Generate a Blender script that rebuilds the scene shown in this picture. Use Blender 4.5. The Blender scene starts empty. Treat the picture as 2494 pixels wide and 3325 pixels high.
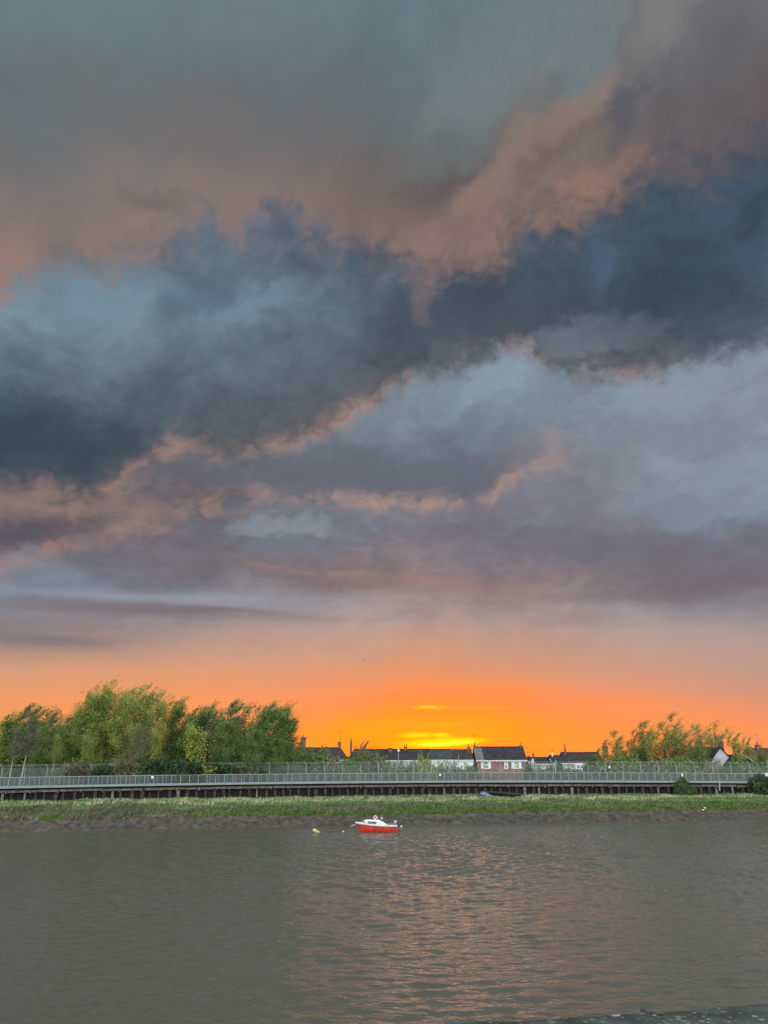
import bpy, math, random
import numpy as np
from mathutils import Vector, Matrix, noise as mnoise

S = bpy.context.scene
COL = S.collection
R = math.radians
random.seed(7)
rng = np.random.default_rng(7)

# ------------------------------------------------------------------ camera
F = 2500.0                      # focal length in pixels of the 2494 x 3325 photograph
EYE = Vector((0, 0, 7.0))
CAM_R = Matrix.Rotation(R(90 + 18.1), 3, 'X') @ Matrix.Rotation(R(-0.23), 3, 'Z')
cd = bpy.data.cameras.new('camera')
cd.sensor_fit = 'VERTICAL'; cd.sensor_height = 36.0; cd.lens = F / 3325 * 36.0
cd.clip_start = 0.1; cd.clip_end = 9000
cam = bpy.data.objects.new('camera', cd); COL.objects.link(cam)
cam.matrix_world = Matrix.Translation(EYE) @ CAM_R.to_4x4()
S.camera = cam

def ray(px, py):
    return CAM_R @ Vector(((px - 1247) / F, (1662.5 - py) / F, -1.0))
def at(px, py, Y):              # point at distance Y seen at that place of the photograph
    d = ray(px, py); return EYE + d * (Y / d.y)
def on(px, py, z):              # point at height z
    d = ray(px, py); return EYE + d * ((z - EYE.z) / d.z)
def ae(xd, yd):                 # azimuth, elevation (degrees); xd, yd in 1659-wide pixels
    d = ray(xd * 1.50332, yd * 1.50332).normalized()
    return math.degrees(math.atan2(d.x, d.y)), math.degrees(math.asin(d.z))
def ae_inv(az, el):
    a, e = R(az), R(el)
    d = CAM_R.transposed() @ Vector((math.cos(e) * math.sin(a), math.cos(e) * math.cos(a), math.sin(e)))
    return (1247 + F * d.x / -d.z) / 1.50332, (1662.5 - F * d.y / -d.z) / 1.50332

# ------------------------------------------------------------------ colour management
S.view_settings.view_transform = 'Standard'; S.view_settings.look = 'None'
S.view_settings.exposure = 0.0; S.view_settings.gamma = 1.0; S.view_settings.use_curve_mapping = False
S.cycles.use_denoising = True
S.cycles.max_bounces = 4; S.cycles.diffuse_bounces = 2; S.cycles.glossy_bounces = 2; S.cycles.transparent_max_bounces = 24
S.cycles.sample_clamp_indirect = 4.0

def lin(c):
    return tuple(((v / 255) / 12.92 if v / 255 <= 0.04045 else ((v / 255 + 0.055) / 1.055) ** 2.4) for v in c)

# ------------------------------------------------------------------ world: sunset sky under broken cloud
W = bpy.data.worlds.new('World'); S.world = W; W.use_nodes = True
NT = W.node_tree; NT.nodes.clear()

class V:                        # a tiny wrapper: arithmetic on node sockets
    def __init__(s, k): s.k = k
    def __add__(s, o): return M('ADD', s, o)
    __radd__ = __add__
    def __sub__(s, o): return M('SUBTRACT', s, o)
    def __rsub__(s, o): return M('SUBTRACT', o, s)
    def __mul__(s, o): return M('MULTIPLY', s, o)
    __rmul__ = __mul__
    def __truediv__(s, o): return M('DIVIDE', s, o)
def put(nt, sock, v):
    if isinstance(v, V): nt.links.new(v.k, sock)
    else: sock.default_value = v
def M(op, a, b=None, clamp=False):
    n = NT.nodes.new('ShaderNodeMath'); n.operation = op; n.use_clamp = clamp
    put(NT, n.inputs[0], a)
    if b is not None: put(NT, n.inputs[1], b)
    return V(n.outputs[0])
def step(v, lo, hi, smooth=True):
    n = NT.nodes.new('ShaderNodeMapRange'); n.interpolation_type = 'SMOOTHSTEP' if smooth else 'LINEAR'; n.clamp = True
    put(NT, n.inputs[0], v); put(NT, n.inputs[1], lo); put(NT, n.inputs[2], hi)
    return V(n.outputs[0])
def gauss(v, w):                # 1 at v = 0, falling over w
    q = v / w
    return M('POWER', 2.718, M('MULTIPLY', q * q, -1.0))
def mix(f, a, b):
    n = NT.nodes.new('ShaderNodeMix'); n.data_type = 'RGBA'
    put(NT, n.inputs[0], f)
    for s, v in ((n.inputs[6], a), (n.inputs[7], b)):
        if isinstance(v, V): NT.links.new(v.k, s)
        else: s.default_value = (*v[:3], 1)
    return V(n.outputs[2])
def fmul(c, f):                 # brightness of a colour times a factor
    n = NT.nodes.new('ShaderNodeHueSaturation')
    NT.links.new(c.k, n.inputs['Color']); put(NT, n.inputs['Value'], f)
    return V(n.outputs[0])
def xyz(x, y, z):
    n = NT.nodes.new('ShaderNodeCombineXYZ')
    for s, v in zip(n.inputs, (x, y, z)): put(NT, s, v)
    return V(n.outputs[0])
def noise(vec, scale, detail=5, rough=0.55, dist=0.0):
    n = NT.nodes.new('ShaderNodeTexNoise'); n.noise_dimensions = '3D'
    NT.links.new(vec.k, n.inputs['Vector'])
    n.inputs['Scale'].default_value = scale; n.inputs['Detail'].default_value = detail
    n.inputs['Roughness'].default_value = rough; n.inputs['Distortion'].default_value = dist
    sp = NT.nodes.new('ShaderNodeSeparateColor'); NT.links.new(n.outputs['Color'], sp.inputs[0])
    return V(n.outputs[0]) - 0.5, V(sp.outputs[1]) - 0.5, V(sp.outputs[2]) - 0.5

tc = NT.nodes.new('ShaderNodeTexCoord')
sx = NT.nodes.new('ShaderNodeSeparateXYZ'); NT.links.new(tc.outputs['Generated'], sx.inputs[0])
dx, dy, dz = (V(o) for o in sx.outputs)
AZ = M('ARCTAN2', dx, dy) * 57.29578
EL = M('ARCSINE', dz) * 57.29578
ELP = M('MAXIMUM', EL, 0.0)
# cloud-deck coordinates: elevation is stretched towards the horizon as a flat deck seen from below is
DECK = xyz(AZ / 10.0 + EL * 0.012, EL / 11.0 + M('LOGARITHM', ELP + 4.0, 2.718) * 1.5 - AZ * 0.015, 0.0)
n1 = noise(DECK, 0.55, 3, 0.5)
n2 = noise(DECK, 1.7, 6, 0.58, 0.4)
n3 = noise(DECK, 5.0, 5, 0.57, 0.7)
n4 = noise(DECK, 13.0, 4, 0.6, 0.3)
damp = step(ELP, 3.0, 22.0) * 0.85 + 0.15
AZW = AZ + n1[0] * 5.0 + n2[0] * 5.0 + n3[0] * 1.6
ELW = EL + (n1[1] * 4.0 + n2[1] * 5.5 + n3[1] * 2.0) * damp

def az01(v): return (v + 32.0) / 64.0
AZF = az01(AZW)

def curve(pts, az):             # elevation of a cloud edge along azimuth; pts in photograph coordinates
    p = sorted(ae(x, y) for x, y in pts)
    n = NT.nodes.new('ShaderNodeFloatCurve')
    c = n.mapping.curves[0]
    n.mapping.use_clip = False
    xs = [((a + 32) / 64, e / 60) for a, e in p]
    c.points[0].location = xs[0]; c.points[1].location = xs[-1]
    for q in xs[1:-1]: c.points.new(*q)
    n.mapping.extend = 'HORIZONTAL'; n.mapping.update()
    NT.links.new(az.k, n.inputs['Value'])
    return V(n.outputs[0]) * 60.0
def profile(pts, az):           # a strength along azimuth; pts = (photo x, 0..1)
    n = NT.nodes.new('ShaderNodeFloatCurve'); c = n.mapping.curves[0]
    xs = [((ae(x, 1000)[0] + 32) / 64, s) for x, s in pts]
    c.points[0].location = xs[0]; c.points[1].location = xs[-1]
    for q in xs[1:-1]: c.points.new(*q)
    n.mapping.extend = 'HORIZONTAL'; n.mapping.update()
    NT.links.new(az.k, n.inputs['Value'])
    return V(n.outputs[0])

GX = [0, 207, 415, 622, 830, 1037, 1244, 1452, 1659]
def sheet(rows, els):           # colours of one cloud sheet over azimuth and elevation
    ys = sorted(rows)
    g = np.array([[lin(c) for c in rows[y]] for y in ys])
    out = None; prev = None
    for el in els:
        n = NT.nodes.new('ShaderNodeValToRGB'); r = n.color_ramp; r.interpolation = 'B_SPLINE'
        azs = np.linspace(-30, 30, 17)
        for i, a in enumerate(azs):
            x, y = ae_inv(a, el)
            x = min(max(x, 0), 1659); y = min(max(y, ys[0]), ys[-1])
            k = int(np.clip(np.searchsorted(ys, y) - 1, 0, len(ys) - 2)); t = (y - ys[k]) / (ys[k + 1] - ys[k])
            j = int(np.clip(x // 207.375, 0, 7)); u = x / 207.375 - j
            c = (g[k, j] * (1 - u) + g[k, j + 1] * u) * (1 - t) + (g[k + 1, j] * (1 - u) + g[k + 1, j + 1] * u) * t
            e = r.elements[i] if i < 2 else r.elements.new((a + 32) / 64)
            e.position = (a + 32) / 64; e.color = (*c, 1)
        NT.links.new(AZF.k, n.inputs[0])
        row = V(n.outputs[0])
        out = row if out is None else mix(step(ELW, prev, el, False), out, row)
        prev = el
    return out

ROW_A = {
 0:   [(104,126,133),(107,128,134),(108,128,134),(106,126,132),(101,122,129),(100,120,128),(108,124,128),(124,127,125),(97,103,108)],
 100: [(100,120,127),(102,121,128),(101,121,126),(98,118,125),(97,118,126),(96,117,125),(108,124,129),(118,118,117),(97,99,106)],
 200: [(98,115,121),(103,112,116),(106,112,115),(103,111,115),(96,112,119),(114,130,133),(110,120,122),(98,94,97),(109,97,95)],
 300: [(100,108,112),(114,115,113),(120,114,111),(116,110,108),(102,107,108),(112,116,115),(122,110,105),(109,95,94),(99,90,93)],
 400: [(114,113,112),(128,118,114),(133,119,115),(125,111,109),(106,101,99),(117,103,99),(125,107,100),(109,96,97),(90,88,96)],
 480: [(135,118,113),(137,120,115),(134,118,114),(135,116,112),(133,112,107),(134,109,103),(132,107,101),(116,100,98),(99,92,96)],
 560: [(151,124,112),(143,120,112),(140,119,113),(143,120,114),(145,117,111),(146,116,108),(141,112,105),(124,105,101),(108,96,98)],
 640: [(151,124,112),(143,120,112),(140,119,113),(143,120,114),(148,119,111),(150,119,109),(141,112,105),(124,105,101),(108,96,98)]}
ROW_B = {
 330: [(77,93,106),(77,93,108),(81,97,112),(85,101,116),(79,95,108),(71,87,100),(63,81,94),(59,75,90),(63,81,98)],
 500: [(85,101,114),(87,103,116),(89,105,120),(91,109,126),(85,99,111),(77,93,106),(65,83,96),(61,77,92),(67,85,104)],
 600: [(103,123,134),(115,137,151),(105,125,140),(93,109,124),(77,91,104),(65,79,90),(65,81,94),(67,85,100),(77,95,116)],
 700: [(110,131,144),(113,133,146),(101,121,136),(109,129,143),(83,98,112),(75,87,96),(69,83,94),(61,75,86),(67,83,98)],
 800: [(93,111,124),(97,113,126),(95,111,124),(87,101,114),(77,89,98),(89,97,104),(89,99,106),(97,104,110),(85,93,100)],
 900: [(69,85,100),(73,87,99),(81,95,106),(85,96,104),(97,95,96),(103,99,100),(103,99,100),(101,99,102),(95,97,100)],
 1000:[(59,73,86),(63,75,86),(77,87,94),(97,94,94),(117,105,101),(115,105,102),(115,105,102),(115,105,102),(105,101,102)],
 1080:[(63,75,88),(77,83,91),(91,91,94),(105,97,96),(117,105,101),(115,105,102),(115,105,102),(115,105,102),(105,101,102)]}
ROW_C = {
 740: [(105,115,124)]*3+[(111,124,136),(120,137,151),(126,143,158),(126,145,160),(130,145,158),(130,143,158)],
 850: [(102,111,120)]*3+[(109,122,134),(119,135,147),(126,145,162),(126,143,160),(132,146,158),(134,146,158)],
 950: [(99,103,111)]*3+[(109,120,130),(115,130,141),(115,130,145),(118,128,141),(130,137,149),(124,133,142)],
 1040:[(102,100,105),(105,100,103),(98,96,103),(102,105,115),(92,98,109),(98,103,117),(130,130,137),(130,141,153),(134,149,165)],
 1095:[(128,108,105),(128,108,107),(103,103,111),(120,131,143),(124,131,143),(120,125,139),(122,129,143),(124,133,149),(125,140,158)],
 1150:[(96,93,105),(115,104,107),(103,104,115),(111,121,134),(119,123,137),(117,120,132),(117,123,136),(119,120,132),(115,120,134)],
 1200:[(122,117,124),(108,109,122),(116,111,120),(122,115,122),(132,119,122),(128,121,130),(122,121,132),(122,119,130),(120,119,130)],
 1245:[(126,135,152),(114,117,130),(116,113,122),(124,115,121),(144,121,120),(136,121,124),(128,119,124),(124,117,124),(122,114,123)],
 1280:[(132,143,158),(128,137,152),(144,152,165),(144,147,157),(148,134,133),(140,125,126),(136,125,126),(122,117,125),(118,113,122)],
 1320:[(134,130,137),(128,125,135),(133,131,141),(158,145,148),(170,153,152),(166,147,144),(156,143,144),(153,147,152),(143,141,150)],
 1370:[(140,128,127),(150,134,130),(176,150,140),(183,154,142),(187,154,140),(190,152,134),(183,152,140),(183,157,146),(173,153,147)],
 1432:[(205,158,130),(210,158,127),(212,156,124),(206,154,128),(208,150,121),(207,148,116),(199,152,130),(196,154,136),(184,152,140)],
 1488:[(236,156,106),(240,155,104),(240,155,101),(232,150,107),(240,145,84),(243,140,70),(224,148,104),(212,150,118),(200,148,124)],
 1535:[(246,156,94),(247,155,90),(247,152,88),(242,148,90),(253,141,48),(253,138,46),(246,142,74),(237,146,92),(222,146,107)],
 1570:[(250,156,88),(250,154,84),(250,153,80),(252,150,62),(255,154,22),(255,150,26),(251,147,64),(246,147,82),(238,149,94)],
 1620:[(250,154,76),(250,154,74),(251,154,68),(254,156,54),(255,160,18),(255,156,24),(250,150,66),(246,150,82),(240,151,92)],
 1670:[(248,156,80),(248,156,78),(250,156,72),(252,160,60),(255,166,40),(255,162,44),(248,156,80),(244,156,88),(240,156,94)]}

C_ = sheet(ROW_C, [0.3, 2.2, 4.2, 6.0, 7.6, 9.0, 10.3, 11.5, 12.9, 14.5, 16.5, 19.5, 23.5, 28])
B_ = sheet(ROW_B, [17, 20, 23, 26, 29, 32.5, 36, 41])
A_ = sheet(ROW_A, [29, 32, 35, 38.5, 42.5, 47, 52])
# texture inside the sheets
C_ = fmul(C_, 1.0 + (n2[2] * 0.8 + n3[2] * 0.45 + n4[2] * 0.10) * step(ELP, 5.0, 14.0))
B_ = fmul(B_, 1.0 + n2[2] * 1.1 + n3[2] * 0.5 + n4[2] * 0.12)
DIAG = xyz(AZ * 0.085 + EL * 0.05, EL * 0.12 - AZ * 0.07, 5.0)      # billows combed from lower left to upper right
n5 = noise(DIAG, 1.5, 5, 0.55, 1.0); n6 = noise(DIAG, 4.2, 5, 0.58, 0.8)
A_ = fmul(A_, 1.0 + (n5[0] * 0.6 + n6[1] * 0.42) * (0.2 + 0.5 * step(AZ, -8.0, 10.0)))

AEW = xyz(AZ + n2[0] * 5.5 + n3[0] * 3.0, EL + n2[1] * 4.5 + n3[1] * 2.6, 0.0)
def ellipse(vec, x, y, sx, sy, ang):    # squared distance from a point of the sky, in half axes
    a, e = ae(x, y); c, s_ = math.cos(R(ang)), math.sin(R(ang))
    d = NT.nodes.new('ShaderNodeVectorMath'); d.operation = 'SUBTRACT'; NT.links.new(vec.k, d.inputs[0]); d.inputs[1].default_value = (a, e, 0)
    o = []
    for v in ((c / sx, s_ / sx, 0), (-s_ / sy, c / sy, 0)):
        t = NT.nodes.new('ShaderNodeVectorMath'); t.operation = 'DOT_PRODUCT'; NT.links.new(d.outputs[0], t.inputs[0]); t.inputs[1].default_value = v
        o.append(V(t.outputs['Value']))
    return o[0] * o[0] + o[1] * o[1]
def blob(base, x, y, wx, wy, ang, k, c):    # a soft patch of lighter or darker cloud
    m = ellipse(AEW, x, y, wx * 0.052, wy * 0.052, ang)
    mr = NT.nodes.new('ShaderNodeMapRange'); mr.interpolation_type = 'SMOOTHSTEP'; mr.clamp = True
    NT.links.new(m.k, mr.inputs[0])
    mr.inputs[1].default_value = 1.0; mr.inputs[2].default_value = -0.15; mr.inputs[4].default_value = k
    return mix(V(mr.outputs[0]), base, lin(c))
for b in [(960,360,120,62,35,.75,(90,84,84)),(830,430,140,75,0,.5,(106,97,94)),(1190,310,150,34,20,.6,(100,88,88)),(1360,160,100,34,62,.8,(86,87,96)),
          (1500,110,170,130,20,.55,(92,93,101)),(1000,245,180,60,25,.45,(114,129,132)),(1230,245,130,36,20,.6,(152,124,114)),(1060,395,110,38,32,.6,(152,124,112)),
          (430,245,330,60,0,.45,(108,106,107)),(340,440,80,28,0,.55,(98,100,98)),(130,510,34,60,0,.4,(112,106,104)),(1250,420,150,30,20,.6,(160,122,106)),
          (1420,30,110,40,30,.6,(134,132,128)),(608,468,62,34,-10,.95,(78,94,112))]:
    A_ = blob(A_, *b)
for b in [(1000,690,220,55,0,.5,(64,74,88)),(540,665,110,26,28,.8,(112,138,157)),(170,640,150,62,10,.6,(114,140,158)),(1280,728,140,36,-5,.7,(108,122,134)),
          (1450,620,170,75,10,.55,(52,68,84)),(60,930,220,65,0,.6,(50,68,86)),(600,470,46,30,0,.6,(66,86,108)),(1290,570,34,70,-10,.5,(82,104,132)),(908,645,26,46,-12,.25,(156,122,110)),(420,640,120,40,15,.5,(74,96,118)),]:
    B_ = blob(B_, *b)
for b in [(1195,972,24,46,25,.5,(160,142,142)),(600,1128,110,26,6,.6,(146,154,164)),(1060,812,80,28,25,.6,(142,162,176)),(1540,826,150,32,12,.45,(142,158,174)),
          (1560,1060,170,50,8,.5,(134,150,166)),(440,1058,100,38,5,.8,(86,87,97)),(50,1165,140,30,14,.85,(84,80,90)),(780,1000,220,40,0,.4,(92,98,112)),
          (1300,1150,180,30,0,.4,(122,118,128)),(1150,1000,110,26,20,.35,(156,140,140)),(1280,1185,330,36,-2,.6,(106,102,113)),(880,1165,260,24,0,.5,(104,100,112)),(1520,1225,240,26,0,.6,(108,100,108)),(1050,1110,200,26,5,.45,(116,112,124)),(1400,1110,180,20,4,.4,(120,118,130)),(700,1245,300,14,0,.5,(112,102,110)),(1250,1000,160,26,8,.4,(122,124,136)),(1500,930,200,30,6,.4,(122,130,142))]:
    C_ = blob(C_, *b)

SAL = lin((176, 132, 116))
AZE = az01(AZ + n2[1] * 2.5)
EDGE = n2[0] * 3.6 + n3[0] * 4.2 + n4[1] * 2.2
def fringe(base, pts, prof, wid, col=SAL, k=1.0, e=None):
    d = EL + (EDGE * 0.75 if e is None else e) - curve(pts, AZE)
    m = gauss(d, wid) * profile(prof, AZE) * step(n2[2] * 1.3 + n3[1] * 1.1, -0.30, 0.30) * (1.0 * k)
    return mix(M('MINIMUM', m, 1.0), base, col)
STREAK = noise(xyz(AZ / 14.0, EL / 1.6, 3.0), 1.0, 5, 0.6)
sky = C_
# dark stratus bars low down
for (x, y, wx, wy, k, c) in [(50,1374,190,24,1.1,(132,119,123)),(330,1320,340,13,1.0,(126,116,121)),(300,1286,420,12,.7,(146,150,158)),(1250,1338,70,13,.5,(150,134,134)),
                          (1480,1270,260,16,.6,(118,106,112)),(1600,1330,110,14,.35,(150,138,140)),(640,1225,330,12,.35,(116,104,110)),
                          (900,1262,330,16,.4,(140,116,112)),(1080,1065,20,1,0,(0,0,0))]:
    if not k: continue
    a, e = ae(x, y)
    m = gauss(AZ - a + STREAK[1] * 3.0, wx * 0.034) * gauss(EL - e + STREAK[0] * 2.2, wy * 0.033) * k
    sky = mix(M('MINIMUM', m * (1.0 + STREAK[2] * 2.0), 1.0), sky, lin(c))
sky = fringe(sky, [(0,1228),(60,1206),(110,1180),(220,1160),(350,1120),(500,1104),(700,1120),(1659,1120)],
             [(0,.9),(120,.7),(350,.7),(560,.2),(700,0),(1659,0)], 0.75, lin((160,126,116)))
sky = fringe(sky, [(0,1075),(150,1090),(330,1100),(480,1095),(700,1080),(1659,1080)],
             [(0,.6),(200,.75),(420,.7),(600,.2),(800,0),(1659,0)], 1.0, lin((150,122,116)))
sky = fringe(sky, [(0,1235),(480,1215),(640,1238),(850,1242),(1000,1262),(1200,1275),(1659,1270)],
             [(0,0),(420,.1),(560,.4),(840,.6),(1000,.4),(1250,.2),(1659,.05)], 0.4, lin((168,126,116)), 1.0, STREAK[0] * 2.5)
# grey-blue cloud with a lit underside, right of centre
dD = EL + EDGE * 0.42 - curve([(0,1060),(350,1045),(520,1062),(640,1080),(760,1078),(840,1092),(960,1086),(1050,1085),(1090,1040),(1160,1010),(1280,980),(1400,960),(1659,950)], AZE)
mD = step(dD, 0.0, 0.7) * (1.0 - step(dD, 1.0, 5.5)) * profile([(0,0),(330,.3),(560,.8),(1050,.75),(1120,.35),(1300,0),(1659,0)], AZE)
sky = mix(mD, sky, lin((98,102,114)))
sky = fringe(sky, [(0,1060),(350,1045),(520,1062),(640,1080),(760,1078),(840,1092),(960,1086),(1050,1085),(1090,1040),(1160,1010),(1280,980),(1400,960),(1659,950)],
             [(0,0),(300,.1),(560,.45),(840,.95),(1040,.9),(1200,.4),(1330,.05),(1500,0),(1659,0)], 0.7, lin((172,139,129)), 1.1, EDGE * 0.42)
# dark blue belt
LOWB = [(0,1062),(100,1076),(210,1085),(300,1025),(420,985),(520,1004),(600,985),(680,962),(740,925),(800,882),(860,852),(950,826),(1050,786),(1130,788),(1180,808),(1300,818),(1400,820),(1500,800),(1580,778),(1659,752)]
eB = EDGE * 0.8
dB = EL + eB - curve(LOWB, AZE)
Bc = fringe(B_, LOWB, [(0,.35),(200,.5),(330,.95),(430,.7),(600,.95),(760,1),(860,.75),(980,.35),(1120,.55),(1300,.65),(1420,.5),(1520,.15),(1659,.05)], 1.35, lin((164,129,119)), 1.5, eB)
sky = mix(step(dB + n3[2] * 1.8, -0.8, 1.7), sky, Bc)
# upper salmon and teal sheet
LOWA = [(0,640),(100,590),(180,570),(260,578),(340,560),(400,522),(450,498),(520,512),(565,496),(610,492),(650,505),(750,540),(830,560),(880,588),(950,596),(1010,590),(1080,570),(1130,500),(1200,478),(1260,480),(1330,440),(1400,392),(1480,380),(1560,372),(1659,320)]
eA = n2[1] * 2.6 + n3[1] * 5.0 + n4[0] * 1.8
dA = EL + eA - curve(LOWA, AZE)
Ac = fringe(A_, LOWA, [(0,.5),(200,.3),(500,.2),(800,.4),(950,.7),(1200,.65),(1350,.3),(1500,.1),(1659,.1)], 2.6, lin((158,123,110)), 0.85, eA)
sky = mix(step(dA + n3[2] * 2.6, -1.9, 2.9), sky, Ac)
# gaps of yellow light where the sun stands behind the cloud
SV = xyz(AZ + STREAK[1] * 1.3, EL + STREAK[0] * 0.30 + n4[0] * 0.10, 0.0)
def bar(base, x, y, wx, wy, ang, k, c, soft=1.0):   # a lit slit between cloud bars
    m = ellipse(SV, x, y, wx * 0.0327, wy * 0.0327, ang)
    mr = NT.nodes.new('ShaderNodeMapRange'); mr.interpolation_type = 'SMOOTHSTEP'; NT.links.new(m.k, mr.inputs[0])
    mr.inputs[1].default_value = (1.0 + soft * .25) ** 2; mr.inputs[2].default_value = 0.0; mr.inputs[4].default_value = k
    return mix(V(mr.outputs[0]), base, lin(c))
for q in [(950,1600,300,70,0,.5,(255,156,8)),(920,1575,200,30,0,.3,(255,176,20)),(960,1622,260,16,0,.35,(250,130,30)),
          (945,1606,108,14,2.5,.9,(255,196,0)),(955,1604,86,9,3,1.0,(255,232,8)),(975,1606,58,5,4,1.0,(255,250,40)),(940,1609,40,4,0,1.0,(255,252,60)),
          (900,1588,44,7,1,.9,(255,206,0)),(900,1588,28,3.5,1,.9,(255,228,10)),(955,1588,24,6,0,.95,(255,212,0)),(953,1588,15,3.5,0,.9,(255,232,20)),
          (925,1528,46,4.5,1,.75,(255,190,10)),(922,1528,20,2.5,0,.8,(255,222,40)),(1010,1530,110,4,0,.4,(255,170,40)),(955,1566,60,5,0,.3,(255,184,30)),(1060,1500,120,6,0,.25,(255,150,60)),(985,1440,34,150,0,.09,(214,128,66)),(905,1450,80,110,0,.09,(255,140,50))]:
    sky = bar(sky, *q)
# the glow round the hidden sun is brighter in red than the picture can hold
gl = NT.nodes.new('ShaderNodeMix'); gl.data_type = 'RGBA'; gl.blend_type = 'ADD'
put(NT, gl.inputs[0], gauss(AZ - 5.0, 15.0) * gauss(EL - 0.5, 3.3)); NT.links.new(sky.k, gl.inputs[6]); gl.inputs[7].default_value = (0.85, 0.0, 0.0, 1)
sky = V(gl.outputs[2])
# unseen sky behind and above the viewer, brightness added to light the foreground
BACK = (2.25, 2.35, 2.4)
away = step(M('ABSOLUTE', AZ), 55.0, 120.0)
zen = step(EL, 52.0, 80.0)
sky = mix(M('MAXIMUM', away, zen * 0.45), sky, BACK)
sky = mix(step(EL, -0.5, -6.0), sky, (0.05, 0.05, 0.045))
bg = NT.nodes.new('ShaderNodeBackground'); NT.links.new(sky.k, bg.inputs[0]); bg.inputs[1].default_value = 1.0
st = NT.nodes.new('ShaderNodeTexSky'); st.sky_type = 'NISHITA'; st.sun_disc = False
SUN_AZ, SUN_EL = 4.5, 3.5
st.sun_elevation = R(SUN_EL); st.sun_rotation = R(SUN_AZ)
bg2 = NT.nodes.new('ShaderNodeBackground'); NT.links.new(st.outputs[0], bg2.inputs[0]); bg2.inputs[1].default_value = 0.0012
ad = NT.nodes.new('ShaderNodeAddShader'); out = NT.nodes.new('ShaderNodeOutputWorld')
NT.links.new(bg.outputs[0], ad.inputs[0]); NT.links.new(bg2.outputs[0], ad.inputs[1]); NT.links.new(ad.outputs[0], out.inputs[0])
W.cycles.sampling_method = 'MANUAL'; W.cycles.sample_map_resolution = 1024

# low sun, veiled by the cloud bank on the horizon
sl = bpy.data.lights.new('sun', 'SUN'); sl.energy = 0.026; sl.angle = R(12); sl.color = (1.0, 0.56, 0.32)
so = bpy.data.objects.new('sun', sl); COL.objects.link(so)
so.rotation_euler = Vector((-math.sin(R(SUN_AZ)) * math.cos(R(SUN_EL)), -math.cos(R(SUN_AZ)) * math.cos(R(SUN_EL)), -math.sin(R(SUN_EL)))).to_track_quat('-Z', 'Y').to_euler()

# ------------------------------------------------------------------ materials
def srgb(*c): return lin(c)
def mat(name, col, rough=0.8, var=0.25, scale=6.0, bump=0.0, bscale=None, metal=0.0, col2=None, spec=0.3, island=0.0, trans=None):
    """principled surface mottled by noise; island = brightness spread between loose pieces (leaves, blades)"""
    m = bpy.data.materials.new(name); m.use_nodes = True
    nt = m.node_tree; b = nt.nodes['Principled BSDF']; L = nt.links
    b.inputs['Roughness'].default_value = rough; b.inputs['Metallic'].default_value = metal
    b.inputs['Specular IOR Level'].default_value = spec
    tcn = nt.nodes.new('ShaderNodeTexCoord')
    no = nt.nodes.new('ShaderNodeTexNoise'); no.inputs['Scale'].default_value = scale; no.inputs['Detail'].default_value = 4
    L.new(tcn.outputs['Object'], no.inputs['Vector'])
    rp = nt.nodes.new('ShaderNodeValToRGB')
    c2 = col2 or tuple(v * (1 - var) for v in col)
    rp.color_ramp.elements[0].position = 0.32; rp.color_ramp.elements[0].color = (*c2, 1)
    rp.color_ramp.elements[1].position = 0.68; rp.color_ramp.elements[1].color = (*[min(1, v * (1 + var * 0.5)) for v in col], 1)
    L.new(no.outputs['Fac'], rp.inputs[0]); src = rp.outputs[0]
    if island:
        ge = nt.nodes.new('ShaderNodeNewGeometry')
        mr = nt.nodes.new('ShaderNodeMapRange'); L.new(ge.outputs['Random Per Island'], mr.inputs[0])
        mr.inputs[3].default_value = 1 - island; mr.inputs[4].default_value = 1 + island
        vm = nt.nodes.new('ShaderNodeVectorMath'); vm.operation = 'SCALE'
        L.new(src, vm.inputs[0]); L.new(mr.outputs[0], vm.inputs[3]); src = vm.outputs[0]
    L.new(src, b.inputs['Base Color'])
    if bump:
        bn = nt.nodes.new('ShaderNodeTexNoise'); bn.inputs['Scale'].default_value = bscale or scale * 3; bn.inputs['Detail'].default_value = 5
        L.new(tcn.outputs['Object'], bn.inputs['Vector'])
        bp = nt.nodes.new('ShaderNodeBump'); bp.inputs['Strength'].default_value = 1.0; bp.inputs['Distance'].default_value = bump
        L.new(bn.outputs['Fac'], bp.inputs['Height']); L.new(bp.outputs[0], b.inputs['Normal'])
    if trans:
        tr = nt.nodes.new('ShaderNodeBsdfTranslucent'); L.new(src, tr.inputs[0])
        ms = nt.nodes.new('ShaderNodeMixShader'); ms.inputs[0].default_value = trans
        L.new(b.outputs[0], ms.inputs[1]); L.new(tr.outputs[0], ms.inputs[2])
        L.new(ms.outputs[0], nt.nodes['Material Output'].inputs[0])
    return m
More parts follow.
